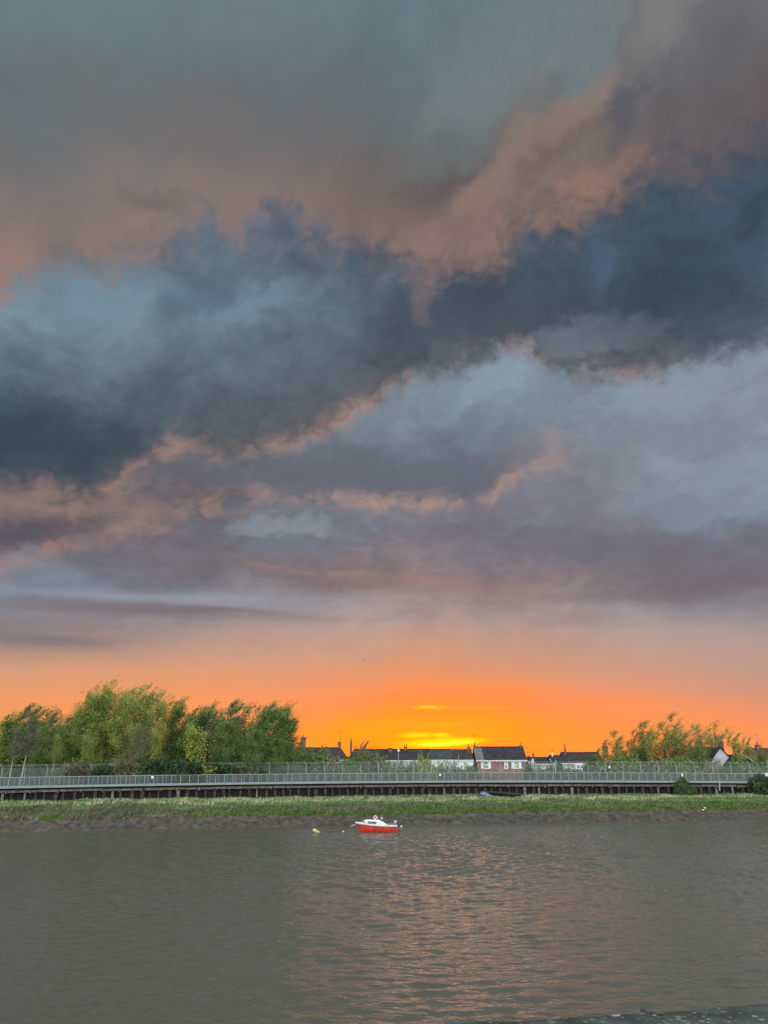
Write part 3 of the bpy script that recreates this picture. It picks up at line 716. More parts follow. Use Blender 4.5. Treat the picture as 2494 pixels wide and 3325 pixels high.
def plate(name, label, cat, px, py, Y, w, h, m, d=0.06):
    p = at(px, py, Y); t = thing(name, label, cat, p)
    q = MB(); q.box(p, (w, d, h)); q.build('panel', m, t, bevel=0.015)
    q = MB(); q.box(p + Vector((0, d / 2 + 0.015, 0)), (w * 0.5, 0.03, h * 0.7)); q.build('back_bracket', M_['steel'], t)
    return t
def yfront(px): return Yk(at(px, 2520, 120).x)
plate('sign', 'small blank white notice on the front railing below the tall leafy wood', 'sign', 495, 2524, yfront(495) - 0.12, 0.30, 0.30, M_['white'])
plate('sign', 'small blank white notice on the front railing near the white terrace', 'sign', 1429, 2516, yfront(1429) - 0.12, 0.28, 0.28, M_['white'])
plate('equipment_box', 'white rounded box hung on the railing above the bush', 'box', 2215, 2516, yfront(2215) - 0.15, 0.18, 0.46, M_['white'], 0.2)
plate('equipment_box', 'pale box on the walkway beside the big bush at its far end', 'box', 2491, 2516, yfront(2480) - 0.1, 0.62, 0.55, M_['white'], 0.3)
plate('lamp_box', 'little white floodlight on the braced fence post', 'lamp', 1979, 2491, 130.2, 0.24, 0.34, M_['white'], 0.2)
# marker post below the walkway and poles behind the fence
def pole(label, px, y0, y1, Y, r, head=None, cat='post', name='marker_post'):
    a, b = at(px, y1, Y), at(px, y0, Y); t = thing(name, label, cat, a)
    MB().tube([a, b], [r, r * 0.8], 7).build('shaft', M_['post_grey'], t)
    if head: q = MB(); q.lathe(b - Vector((0, 0, 0.1)), [(0.02, 0), (0.17, 0.05), (0.2, 0.2), (0.14, 0.38), (0.02, 0.46)], 10); q.build('lamp_head', M_[head], t, True)
    else: q = MB(); q.lathe(b, [(r, 0), (r * 1.1, 0.03), (r * 0.4, 0.10)], 8); q.build('cap', M_['post_grey'], t, True)
    return t
pole('thin grey post standing in the grass in front of the walkway', 2337, 2535, 2568, Yk(50) - 1.0, 0.09)
pole('slim lamp post with a white globe in front of the white terrace', 1294, 2440, 2520, 138, 0.06, 'white', 'lamp', 'lamp_post')
pole('thin bare pole in front of the roof of the white terrace', 1489, 2454, 2520, 140, 0.05, None, 'pole', 'pole')
pole('stout grey post between the cottage with white gable and the bungalow', 1804, 2471, 2530, 136, 0.13, None, 'post', 'gate_post')

# ------------------------------------------------------------------ houses
GZ = 3.75
def uvq(mb, a, b, c, d, mi=0):
    a, b, c, d = map(Vector, (a, b, c, d)); u = (b - a).normalized(); n = (b - a).cross(d - a).normalized(); v = n.cross(u)
    f = lambda p: ((p - a).dot(u) + a.x, (p - a).dot(v) + a.z)
    return mb.add([a, b, c, d], [(0, 1, 2, 3)], mi, [[f(a), f(b), f(c), f(d)]])
def uvt(mb, a, b, c, mi=0):
    a, b, c = map(Vector, (a, b, c)); u = (b - a).normalized(); n = (b - a).cross(c - a).normalized(); v = n.cross(u)
    f = lambda p: ((p - a).dot(u) + a.x, (p - a).dot(v) + a.z)
    return mb.add([a, b, c], [(0, 1, 2)], mi, [[f(a), f(b), f(c)]])
def uvbox(mb, x0, x1, y0, y1, z0, z1, mi=0):
    uvq(mb, (x0, y0, z0), (x1, y0, z0), (x1, y0, z1), (x0, y0, z1), mi); uvq(mb, (x1, y1, z0), (x0, y1, z0), (x0, y1, z1), (x1, y1, z1), mi)
    uvq(mb, (x0, y1, z0), (x0, y0, z0), (x0, y0, z1), (x0, y1, z1), mi); uvq(mb, (x1, y0, z0), (x1, y1, z0), (x1, y1, z1), (x1, y0, z1), mi)
    uvq(mb, (x0, y0, z1), (x1, y0, z1), (x1, y1, z1), (x0, y1, z1), mi)
def chimney(roof, px, top, bot, wpx, Y, pots=1, taper=1.0, m='chimney', aerial=False):
    c = at(px, bot, Y); t = at(px, top, Y); w = wpx * Y / 2630; mb = MB()
    z0, z1 = c.z - 0.9, t.z
    if taper == 1.0: uvbox(mb, c.x - w / 2, c.x + w / 2, Y - w * 0.4, Y + w * 0.4, z0, z1 - 0.16)
    else:
        h = [Vector((c.x + i * w / 2, Y + j * w / 2, z0)) for i, j in ((-1, -1), (1, -1), (1, 1), (-1, 1))]; k = [Vector((c.x + i * w * taper / 2, Y + j * w * taper / 2, z1 - 0.16)) for i, j in ((-1, -1), (1, -1), (1, 1), (-1, 1))]
        for i in range(4): uvq(mb, h[i], h[(i + 1) % 4], k[(i + 1) % 4], k[i])
    w2 = w * taper * 0.6
    mb.box((c.x, Y, z1 - 0.10), (w2 * 2, w2 * 1.7, 0.16), mi=0)
    for i in range(pots):
        ox = 0 if pots == 1 else (i / (pots - 1) - 0.5) * w * 0.62
        mb.lathe((c.x + ox, Y, z1 - 0.03), [(0.15, 0), (0.11, 0.12), (0.10, 0.42), (0.13, 0.46), (0.12, 0.52)], 8, mi=1)
    if aerial:
        mb.tube([(c.x + w * .3, Y, z1 - .5), (c.x + w * .3, Y, z1 + 1.9)], 0.025, 4, 2); mb.tube([(c.x + w * .3 - .5, Y, z1 + 1.8), (c.x + w * .3 + .4, Y, z1 + 1.8)], 0.02, 4, 2)
        for k in (-.4, -.2, 0, .2): mb.tube([(c.x + w * .3 + k, Y - .25, z1 + 1.8), (c.x + w * .3 + k, Y + .25, z1 + 1.8)], 0.015, 4, 2)
    return mb.build('chimney', [M_[m], M_['pot'], M_['black']], roof)
def window(par, px, y0, y1, wpx, Y, glass='glass', bars=1, shut=0.0, proud=0.05, rows=1):
    a = at(px - wpx / 2, y1, Y); b = at(px + wpx / 2, y0, Y); x0, x1, z0, z1 = a.x, b.x, a.z, b.z; fr = 0.075; mb = MB()
    yb = Y - proud
    for c, s_ in (((x0 + fr / 2, z0, z1), 0), ((x1 - fr / 2, z0, z1), 0)): mb.box((c[0], yb, (z0 + z1) / 2), (fr, 0.10, z1 - z0))
    for z in (z0 + fr / 2, z1 - fr / 2): mb.box(((x0 + x1) / 2, yb - 0.002, z), (x1 - x0, 0.098, fr))
    for k in range(bars): mb.box((x0 + (x1 - x0) * (k + 1) / (bars + 1), yb + 0.002, (z0 + z1) / 2), (0.05, 0.08, z1 - z0 - 2 * fr))
    for k in range(rows): mb.box(((x0 + x1) / 2, yb + 0.004, z0 + (z1 - z0) * (k + 1) / (rows + 1)), (x1 - x0 - 2 * fr, 0.082, 0.16 if shut else 0.07))
    mb.box(((x0 + x1) / 2, yb - 0.05, z0 - 0.05), (x1 - x0 + 0.16, 0.2, 0.09))
    w = mb.build('window', M_['white'], par)
    q = MB().quad((x0 + .02, Y - 0.012, z0 + .02), (x1 - .02, Y - 0.012, z0 + .02), (x1 - .02, Y - 0.012, z1 - .02), (x0 + .02, Y - 0.012, z1 - .02)); q.build('pane', M_[glass], w)
    if shut:
        for sg in (-1, 1):
            cx = x0 - shut / 2 - 0.01 if sg < 0 else x1 + shut / 2 + 0.01
            s_ = MB(); s_.box((cx, Y - 0.05, (z0 + z1) / 2), (shut, 0.06, z1 - z0 + 0.1))
            for zz in (0.27, 0.73): s_.box((cx, Y - 0.085, z0 + (z1 - z0) * zz), (shut * 0.66, 0.02, (z1 - z0) * 0.36))
            s_.build('shutter', M_['white'], w)
    return w
def house(name, label, cat, pl, pr, ye, yr, Y, dep, wallm, roofm, hipl=0.0, hipr=0.0, group=None, fascia=True, root=None, over=0.22):
    """side-on house: eaves from photo column pl to pr at row ye, ridge at row yr"""
    a, b = at(pl, ye, Y), at(pr, ye, Y); x0, x1, ze = a.x, b.x, (a.z + b.z) / 2; ym = Y + dep / 2
    zr = at((pl + pr) / 2, yr, ym).z
    r = root or thing(name, label, cat, (x0, Y, GZ), group)
    mb = MB(); uvbox(mb, x0 + .05, x1 - .05, Y + .04, Y + dep - .04, GZ - 0.3, ze - 0.05)
    if not hipl: uvt(mb, (x0 + .05, Y + dep - .04, ze - .05), (x0 + .05, Y + .04, ze - .05), (x0 + .05, ym, zr - .08))
    if not hipr: uvt(mb, (x1 - .05, Y + .04, ze - .05), (x1 - .05, Y + dep - .04, ze - .05), (x1 - .05, ym, zr - .08))
    mb.build('wall', M_[wallm], r)
    sl = (zr - ze) / (dep / 2); o = over; rb = MB()
    xl, xr = x0 - (o if not hipl else 0), x1 + (o if not hipr else 0)
    sag = lambda t: -0.05 * math.sin(math.pi * t)
    N = 8
    for sgn in (0, 1):
        yE = Y - o if sgn == 0 else Y + dep + o; zE = ze - o * sl + 0.06
        for k in range(N):
            t0, t1 = k / N, (k + 1) / N
            e0, e1 = xl + (xr - xl) * t0, xl + (xr - xl) * t1
            q0, q1 = xl + hipl + (xr - hipr - xl - hipl) * t0, xl + hipl + (xr - hipr - xl - hipl) * t1
            A, B2, C, D = (e0, yE, zE), (e1, yE, zE), (q1, ym, zr + .06 + sag(t1)), (q0, ym, zr + .06 + sag(t0))
            if sgn: A, B2, C, D = B2, A, D, C
            uvq(rb, A, B2, C, D)
            uvq(rb, *[Vector(p) - Vector((0, 0, 0.12)) for p in (B2, A, D, C)])
        rb.quad((xl, yE, zE), (xr, yE, zE), (xr, yE, zE - .12), (xl, yE, zE - .12))
    for xx, hp, sg in ((xl, hipl, -1), (xr, hipr, 1)):
        f, g_, t = Vector((xx, Y - o, ze - o * sl + .06)), Vector((xx, Y + dep + o, ze - o * sl + .06)), Vector((xx - sg * hp, ym, zr + .06))
        if hp: uvt(rb, f, g_, t)
        else:
            dn = Vector((0, 0, -.12)); rb.quad(f, t, t + dn, f + dn); rb.quad(t, g_, g_ + dn, t + dn)
    rb.tube([(xl + hipl, ym, zr + .08), ((xl + xr) / 2, ym, zr + .04), (xr - hipr, ym, zr + .08)], 0.1, 6)
    roof = rb.build('roof', M_[roofm], r)
    if fascia:
        q = MB(); q.box(((x0 + x1) / 2, Y - o - 0.03, ze - o * sl - 0.06), (xr - xl, 0.05, 0.2)); q.box(((x0 + x1) / 2, Y - o - 0.10, ze - o * sl + 0.02), (xr - xl, 0.09, 0.09)); q.build('gutter', M_['white'], r)
    return r, roof
def gable_house(name, label, cat, pc, half, ya, ye, Y, dep, wallm, roofm, barge=True, root=None, lw=None):
    c, e = at(pc, ya, Y), at(pc, ye, Y); w = half * Y / 2630; x0, x1 = c.x - (lw or w), c.x + w; za = c.z; ze = e.z
    r = root or thing(name, label, cat, (c.x, Y, GZ))
    mb = MB(); uvbox(mb, x0, x1, Y + .05, Y + dep, GZ - .3, ze - .02); uvt(mb, (x0, Y + .05, ze - .02), (x1, Y + .05, ze - .02), (c.x, Y + .05, za - .05)); mb.build('wall', M_[wallm], r)
    rb = MB()
    for sg, xe in ((-1, x0), (1, x1)):
        s_ = (za - ze) / abs(c.x - xe); xo = xe + sg * .25; zo = ze - .25 * s_
        A, B2, C, D = (xo, Y - .2, zo), (xo, Y + dep, zo), (c.x, Y + dep, za), (c.x, Y - .2, za)
        if sg > 0: uvq(rb, A, B2, C, D)
        else: uvq(rb, B2, A, D, C)
        rb.quad(*[Vector(p) - Vector((0, 0, .12)) for p in ((A, B2, C, D) if sg < 0 else (B2, A, D, C))])
    roof = rb.build('roof', M_[roofm], r)
    if barge:
        for sg, xe in ((-1, x0), (1, x1)):
            s_ = (za - ze) / abs(c.x - xe); q = MB(); q.bar((xe + sg * .27, Y - .23, ze - .27 * s_ - .08), (c.x, Y - .23, za - .06), 0.05, 0.2, up=Vector((0, -1, 0))); q.build('bargeboard', M_['white'], r)
    return r, roof

YH = 150.0
h, rf = house('house', 'dark roofed house half hidden by the right end of the leafy wood', 'house', 958, 1129, 2466, 2429, YH, 7, 'render', 'tile_brown', 0, 1.5)
chimney(rf, 984, 2394, 2428, 17, 153.4, 1); chimney(rf, 1102, 2408, 2430, 10.5, 153.4, 0, aerial=True)
window(h, 1117, 2476, 2486, 14, YH, 'curtain')
TG = 'joined houses of the white terrace'
h, rf = house('terrace_house', 'long white terrace house with a tall chimney at the gap beside the next roof', 'house', 1124, 1396, 2468, 2434, YH, 7, 'render', 'slate', 1.3, 0, TG)
chimney(rf, 1140, 2404, 2432, 8, 153.4, 1, 0.8); chimney(rf, 1267, 2428, 2440, 13, 152.9, 0); chimney(rf, 1317, 2425, 2437, 10, 153.4, 2)
for px, w, g in ((1262, 20, 'curtain'), (1306, 17, 'glass'), (1336, 13, 'glass'), (1352, 8, 'glass')): window(h, px, 2474, 2486, w, YH, g, 1)
for px, w in ((1306, 17),): window(h, px, 2489, 2500, w, YH, 'glass', 1)
h, rf = house('terrace_house', 'middle terrace house with smooth blue slate roof and two dark windows', 'house', 1398, 1473, 2468.5, 2434, YH, 7, 'render', 'slate_blue', 0, 0, TG, over=0.0)
for px in (1435, 1465): window(h, px, 2474, 2485, 13, YH, 'glass', 1)
window(h, 1408, 2474, 2486, 12, YH, 'curtain', 1)
h, rf = house('terrace_house', 'end terrace house with brown tiles and rose covered white wall by the red cottage', 'house', 1475, 1538, 2468.5, 2435, YH, 7, 'render', 'tile_brown', 0, 0, TG, over=0.02)
chimney(rf, 1522, 2425, 2438, 9, 153.2, 1)
window(h, 1512, 2475, 2496, 13, YH, 'curtain', 1, rows=1); window(h, 1481, 2475, 2488, 9, YH, 'curtain', 1)
for sgn in (0,): pass
h, rf = house('brick_cottage', 'red brick cottage with white shuttered windows and mossy slate roof', 'house', 1549, 1708, 2467, 2426, YH, 7, 'brick', 'slate')
chimney(rf, 1541, 2420, 2428, 8, 153.4, 1, aerial=True); chimney(rf, 1692, 2420, 2430, 9, 153.4, 1)
# relaid pale slates at one end of the cottage roof
pa, pb = at(1549, 2467, YH), at(1573, 2467, YH); zr_ = at(1628, 2426, 153.5).z; ze_ = (at(1549, 2467, YH).z + at(1708, 2467, YH).z) / 2; s_ = (zr_ - ze_) / 3.5
q = MB(); A = (pa.x - .2, YH - .2, ze_ - .2 * s_ + .075); B2 = (pb.x, YH - .2, ze_ - .2 * s_ + .075); C = (pb.x - .1, YH + 3.3, ze_ + 3.3 * s_ + .075); D = (pa.x - .2, YH + 3.3, ze_ + 3.3 * s_ + .075)
uvq(q, A, B2, C, D); q.build('slate_patch', M_['patch'], rf)
window(h, 1578, 2472, 2495, 12.5, YH, 'glass', 1, 0.53, rows=1); window(h, 1677, 2472, 2495, 13, YH, 'curtain', 1, 0.52, rows=1)
d0, d1 = at(1638, 2497, YH), at(1649, 2470, YH); q = MB(); q.box(((d0.x + d1.x) / 2, YH - .03, (d0.z + d1.z) / 2), (d1.x - d0.x, .1, d1.z - d0.z)); dr = q.build('door_panel', M_['white'], h)
for yy in ((2473, 2480), (2485, 2493)):
    a, b = at(1641.5, yy[1], YH), at(1645.5, yy[0], YH); MB().quad((a.x, YH - .084, a.z), (b.x, YH - .084, a.z), (b.x, YH - .084, b.z), (a.x, YH - .084, b.z)).build('pane', M_['glass'], dr)
h, rf = house('house', 'brown roofed house peeping out behind the brick cottage and the white gable', 'house', 1696, 1752, 2472, 2455, 166, 7, 'brick', 'tile_red', 2.0, 1.6)
chimney(rf, 1732, 2447, 2456, 6, 169.4, 1)
h, rf = house('cottage', 'low cottage with a bright white gable end and creeper on its front', 'house', 1731, 1802, 2480, 2460, 156, 7, 'render', 'slate')
a, b = at(1722, 2500, 156), at(1733, 2465, 156)
q = MB(); q.add([(a.x, 156.3, GZ), (b.x, 155.9, GZ), (b.x, 155.9, b.z + .1), ((a.x * .35 + b.x * .65), 156.0, b.z + .1), (a.x, 156.3, b.z - 1.2)], [(0, 1, 2, 3, 4)]); q.build('end_wall', M_['render'], h)
window(h, 1764, 2485, 2495, 9, 156, 'curtain', 0); window(h, 1776, 2485, 2495, 9, 156, 'glass', 0)
h, rf = house('bungalow', 'low end of the white bungalow under a dark roof with a thin chimney', 'house', 1799, 1842, 2478, 2454, 154, 7, 'render', 'slate', group='bungalows in a row')
chimney(rf, 1794, 2441, 2456, 5, 157.2, 1, 0.6, 'render')
h, rf = house('bungalow', 'long bungalow with brown red tiles, white bay window and tapering chimney', 'house', 1842, 1962, 2477, 2444, 155, 8.5, 'render', 'tile_brown', group='bungalows in a row')
chimney(rf, 1836, 2424, 2450, 9, 158.8, 1, 0.45); chimney(rf, 1966, 2422, 2445, 15, 159, 3)
for px in (1833,): window(h, px, 2483, 2496, 9, 153.9, 'curtain', 0)
for px, g in ((1846, 'curtain'), (1859, 'glass')): window(h, px, 2483, 2494, 9, 155, g, 0)
b0, b1 = at(1871, 2505, 154), at(1895, 2482, 154); q = MB(); q.box(((b0.x + b1.x) / 2, 154.6, (b0.z + b1.z) / 2 - .3), (b1.x - b0.x, .75, b1.z - b0.z + .6)); q.build('bay', M_['white'], h)
for px in (1878, 1889.5): window(h, px, 2484, 2496, 8.5, 154.2, 'glass', 0, proud=0.03)
h, rf = gable_house('house', 'white gabled house front half buried in the slender trees', 'house', 2103, 48, 2441, 2472, 152, 9, 'render', 'slate')
window(h, 2082, 2478, 2492, 12, 152, 'glass', 1)
h, rf = house('house', 'old white house with a twin potted chimney over its mottled gable', 'house', 2270, 2333, 2466, 2427, 153, 7, 'render', 'slate')
chimney(rf, 2279, 2410, 2430, 8, 156.4, 1)
h2, rf2 = gable_house('', '', '', 2338, 31, 2426, 2463, 150.5, 7, 'render', 'slate', False, root=h)
chimney(rf2, 2341.5, 2407, 2428, 15, 151.5, 2)
window(h, 2318, 2478, 2492, 12, 150.5, 'curtain', 1)
M_['ivywall'] = mat('creeper_covered_wall', (0.05, 0.075, 0.03), 0.9, 0.5, 1.5, 0.05)
h, rf = gable_house('outbuilding', 'green creeper covered gable edged with white bargeboards', 'outbuilding', 2411, 41, 2449, 2481, 146, 7, 'ivywall', 'tile_brown', True, lw=1.75)
window(h, 2411, 2484, 2496, 12, 146, 'glass', 1)
h, rf = house('house', 'brown tiled house cut off by the picture edge, pale frames on its wall', 'house', 2456, 2580, 2467, 2431, 150, 7, 'brick', 'tile_red')
chimney(rf, 2461, 2418, 2436, 12, 153.4, 1, aerial=True)
window(h, 2466, 2474, 2487, 16, 150, 'glass', 1); window(h, 2488, 2474, 2487, 16, 150, 'glass', 1)

# ------------------------------------------------------------------ red motor boat at its mooring
bc = on(1224, 2701, 0)
Lb = 4.55; bx0 = bc.x - Lb / 2 - 0.05
def hullx(u): return bx0 + u * Lb
boat = thing('motor_boat', 'small red motor boat with white cabin moored off the mud bank', 'boat', (bc.x, bc.y, 0))
def sec(u):
    hb = 0.86 * (1 - (1 - min(1, u / 0.45)) ** 2.2) * (1 - 0.12 * max(0, u - .6) / .4)
    hb = max(hb, 0.015)
    zs = 0.60 + 0.34 * (1 - u) ** 1.8 + 0.02 * u
    zk_ = -0.28 + (0.55 * max(0, 1 - u / 0.12) ** 1.5)
    rake = 0.40 * max(0, 1 - u / 0.16)
    return hb, zs, zk_, rake
us = [0, .02, .05, .09, .14, .2, .3, .42, .55, .7, .85, 1.0]
rings = []
for u in us:
    hb, zs, zk_, rk = sec(u); r_ = []
    prof = [(1.0, 1.0), (0.97, .72), (0.90, .42), (0.72, .2), (0.4, .06), (0, 0), (-0.4, .06), (-0.72, .2), (-0.90, .42), (-0.97, .72), (-1.0, 1.0)]
    for a, b in prof:
        z = zk_ + (zs - zk_) * b
        r_.append((hullx(u) + rk * (1 - b) * 1.0, bc.y + hb * a, z))
    rings.append(r_)
MB().loft(rings, False, 0, True).build('hull', M_['hull'], boat, True)
gun = MB()
for sg in (-1, 1):
    pts = [(hullx(u), bc.y + sg * (sec(u)[0] + .01), sec(u)[1] + .03) for u in us]
    o_ = len(gun.v)
    gun.loft([[(p[0], p[1] - .035, p[2] - .08), (p[0], p[1] + .035, p[2] - .08), (p[0], p[1] + .035, p[2] + .06), (p[0], p[1] - .035, p[2] + .06)] for p in pts], True)
dk = [[(hullx(u), bc.y - sec(u)[0], sec(u)[1] + .04), (hullx(u), bc.y + sec(u)[0], sec(u)[1] + .04)] for u in us if u < .62]
for i in range(len(dk) - 1): gun.quad(dk[i][0], dk[i][1], dk[i + 1][1], dk[i + 1][0])
tr = us[-1]; gun.box((hullx(1) - .03, bc.y, .62), (.07, 1.5, .14))
gun.build('gunwale', M_['gel'], boat)
# cabin: raked screen forward, long roof sweeping down to the side deck aft
cab = [(0.15, .72, .88), (0.205, 1.17, .62), (0.26, 1.235, .62), (0.56, 1.20, .68), (0.66, .98, .74), (0.745, .74, .77)]
rg = []
for u, zt, w_ in cab:
    hb, zs, _, _ = sec(u); w_ = min(w_, hb * .93); zb = zs
    rg.append([(hullx(u), bc.y - w_, zb), (hullx(u), bc.y - w_ * .93, zb + (zt - zb) * .8), (hullx(u), bc.y - w_ * .75, zt), (hullx(u), bc.y + w_ * .75, zt), (hullx(u), bc.y + w_ * .93, zb + (zt - zb) * .8), (hullx(u), bc.y + w_, zb)])
cb = MB().loft(rg, True, 0, True).build('cabin', M_['gel'], boat)
def cabwin(u0, u1, f0, f1, m, skew=0.0):
    def pt(u, f):
        for (ua, za, wa), (ub, zb_, wb) in zip(cab[:-1], cab[1:]):
            if ua <= u <= ub:
                t = (u - ua) / (ub - ua); zt = za + (zb_ - za) * t; w_ = min(wa + (wb - wa) * t, sec(u)[0] * .93); zs = sec(u)[1]
                return Vector((hullx(u), bc.y - w_ * (1 - .07 * f / .8) - .012, zs + (zt - zs) * f))
    return MB().quad(pt(u0, f0), pt(u1, f0), pt(u1 - skew, f1), pt(u0 + (0.012 if skew == 0 else 0), f1)).build('window', m, cb)
cabwin(.290, .500, .22, .70, M_['glass']); cabwin(.195, .232, .35, .74, M_['glass'])
q = MB(); q.quad(*[Vector(p) + Vector((-.012, 0, .004)) for p in ((hullx(.163), bc.y - .34, .80), (hullx(.163), bc.y + .34, .80), (hullx(.198), bc.y + .36, 1.11), (hullx(.198), bc.y - .36, 1.11))]); q.build('windscreen', M_['glass'], cb)
# outboard engine tilted up on the transom
en = MB(); ex = hullx(1.0)
en.loft([[(ex - .40 + a * .1, bc.y - w_, z0 + a), (ex - .10 + a * .1, bc.y - w_, z0 + a * .9), (ex - .10 + a * .1, bc.y + w_, z0 + a * .9), (ex - .40 + a * .1, bc.y + w_, z0 + a)] for a, w_, z0 in ((0, .11, .82), (.06, .16, .82), (.22, .17, .84), (.30, .12, .84))], True)
eo = en.build('outboard_engine', M_['engine'], boat, bevel=0.03)
lg = MB(); lg.bar((ex - .12, bc.y, .86), (ex + .26, bc.y, .56), .14, .17); lg.bar((ex + .02, bc.y, .78), (ex + .12, bc.y, .52), .22, .2); lg.box((ex + .02, bc.y, .6), (.16, .26, .3)); lg.build('engine_leg', M_['rubber'], eo)
pr = MB()
for k in range(3):
    t = 2 * math.pi * k / 3 + .4; d_ = Vector((.3, math.cos(t), math.sin(t))).normalized(); pr.bar(Vector((ex + .40, bc.y, .52)), Vector((ex + .40, bc.y, .52)) + d_ * .19, .03, .13)
pr.lathe((ex + .24, bc.y, .54), [(.05, 0), (.08, .08), (.07, .2), (.02, .28)], 8, Vector((1, 0, 0))); pr.build('propeller', M_['gel'], eo)
sk = MB()
for uu, vv, zz in ((.78, -.2, .70), (.9, .3, .72)): sk.box((hullx(uu), bc.y + vv, zz), (.5, .3, .1))
sk.tube([(hullx(.74), bc.y - .45, .72), (hullx(.8), bc.y - .4, .80), (hullx(.88), bc.y - .5, .76), (hullx(.95), bc.y - .3, .82)], .03, 5); sk.build('cockpit_gear', M_['post_grey'], boat)
def torus(c, Rr, r, m, name, par, tilt, arcs=None, n=24):
    mb = MB(); c = Vector(c); pts = []
    for k in range(n + 1):
        t = 2 * math.pi * k / n; pts.append(c + Vector((Rr * math.cos(t), Rr * math.sin(t) * math.sin(tilt), Rr * math.sin(t) * math.cos(tilt) + 0)))
    mb.tube(pts, r, 8, 0, False); o = mb.build(name, m, par, True); return o
lb = thing('lifebuoy', 'white lifebuoy with red bands propped on the boat cabin roof', 'lifebuoy', (hullx(.475), bc.y, 1.45))
torus((hullx(.475), bc.y, 1.43), .155, .075, M_['gel'], 'ring', lb, .35)
for sg in (0, 1, 2, 3):
    t = math.pi / 4 + sg * math.pi / 2; c = Vector((hullx(.475), bc.y, 1.43)); f = lambda t: c + Vector((.155 * math.cos(t), .155 * math.sin(t) * math.sin(.35), .155 * math.sin(t) * math.cos(.35)))
    MB().tube([f(t - .3), f(t), f(t + .3)], .083, 8, 0, False).build('band', M_['red'], lb, True)
nl = thing('lamp', 'little white round lamp on a stalk above the boat cockpit', 'lamp', (hullx(.625), bc.y, 1.05))
MB().tube([(hullx(.625), bc.y, 1.02), (hullx(.625), bc.y, 1.30)], .02, 6).build('stalk', M_['rubber'], nl)
MB().lathe((hullx(.625), bc.y, 1.25), [(.02, 0), (.085, .05), (.1, .12), (.07, .19), (.01, .22)], 10).build('globe', M_['gel'], nl, True)
# mooring: pale line from the bow, dark rope, small float, yellow can buoy
bw = Vector((hullx(0.0), bc.y, .80)); by = on(1028, 2702, 0.05)
rp = thing('mooring_rope', 'dark sagging mooring rope from the red boat bow to the yellow buoy', 'rope', (bw.x, bw.y, 0))
p1 = bw + Vector((-.48, 0, -.24))
MB().tube([bw, (bw + p1) / 2 + Vector((0, 0, -.02)), p1], .045, 6).build('bow_line', M_['rope_pale'], rp)
pts = [p1.lerp(Vector((by.x + .75, by.y, .10)), t) + Vector((0, 0, -.30 * math.sin(math.pi * t) * (1 - t * .35) + 0.05 * t)) for t in np.linspace(0, 1, 16)]
for p in pts: p.z = max(p.z, .035)
MB().tube(pts, .034, 6).build('dark_rope', M_['rope'], rp)
fl = on(1114, 2700.5, .03); f_ = thing('float', 'tiny white float on the mooring rope between boat and yellow buoy', 'float', fl)
MB().lathe((fl.x - .11, fl.y, .05), [(.01, 0), (.07, .05), (.08, .12), (.07, .19), (.01, .23)], 10, Vector((1, 0, 0))).build('body', M_['gel'], f_, True)
MB().tube([(fl.x - .06, fl.y, .05), (fl.x - .02, fl.y, .05)], .085, 8, 0, False).build('band', M_['rope'], f_, True)
bu = thing('buoy', 'faded yellow can buoy lying tilted in the water left of the boat', 'buoy', by)
ax = Vector((.93, 0, -.36)).normalized(); b0 = Vector((by.x - .38, by.y, .26))
MB().lathe(b0, [(.02, -.04), (.17, 0), (.20, .1), (.19, .3), (.13, .55), (.09, .78), (.03, .84)], 14, ax).build('body', M_['yellow'], bu, True)
MB().lathe(b0 + ax * .80, [(.10, 0), (.11, .05), (.04, .10)], 10, ax).build('cap', M_['rope'], bu, True)

# ------------------------------------------------------------------ derelict boat in the grass
wp = at(1578, 2579, Yk(15) - 3.2)
wr = thing('derelict_boat', 'rotting boat in the grass with faded blue transom and bare dark ribs', 'boat', (wp.x, wp.y, wp.z - .5))
a, b = at(1561, 2571, wp.y - .2), at(1599, 2588, wp.y - .9); q = MB(); n_ = Vector((0.45, 0.35, 0.8))
q.loft([[p + Vector((0, 0, 0)), p + Vector((.05, .25, .34)) * w_, p + Vector((.0, .9, .25)), p + Vector((-.1, .7, -.3))] for p, w_ in ((a + Vector((0, 0, -.42)), 1.3), (a.lerp(b, .5) + Vector((0, 0, -.24)), 1.5), (b + Vector((0, 0, -.12)), .8))], True)
q.build('transom', M_['wreck_blue'], wr)
g0, g1 = at(1570, 2569, wp.y + .4), at(1694, 2577, wp.y - .4)
q = MB(); q.bar(g0, g1, .16, .12); q.bar(g0 + Vector((0, 1.5, -.1)), g1 + Vector((-.5, .6, -.1)), .14, .12); q.build('gunwale', M_['wreck'], wr)
for k in range(11):
    t = (k + .6) / 11.5; p = g0.lerp(g1, t); hh = random.uniform(.55, 1.0) * (1 - .35 * t)
    q = MB(); q.tube([p + Vector((0, -.03, -.02)), p + Vector((.08, .1, -hh * .5)), p + Vector((.1, .45, -hh))], [.10, .09, .07], 5); q.build('rib', M_['wreck'], wr)
q = MB(); q.loft([[g0 + Vector((0, .25, -.1)), g0 + Vector((0, .5, -1.0))], [g0.lerp(g1, .5) + Vector((0, .25, -.22)), g0.lerp(g1, .5) + Vector((0, .5, -.9))], [g1 + Vector((0, .2, -.25)), g1 + Vector((0, .4, -.6))]], False, 0, False); 
q.build('planking', M_['black'], wr)

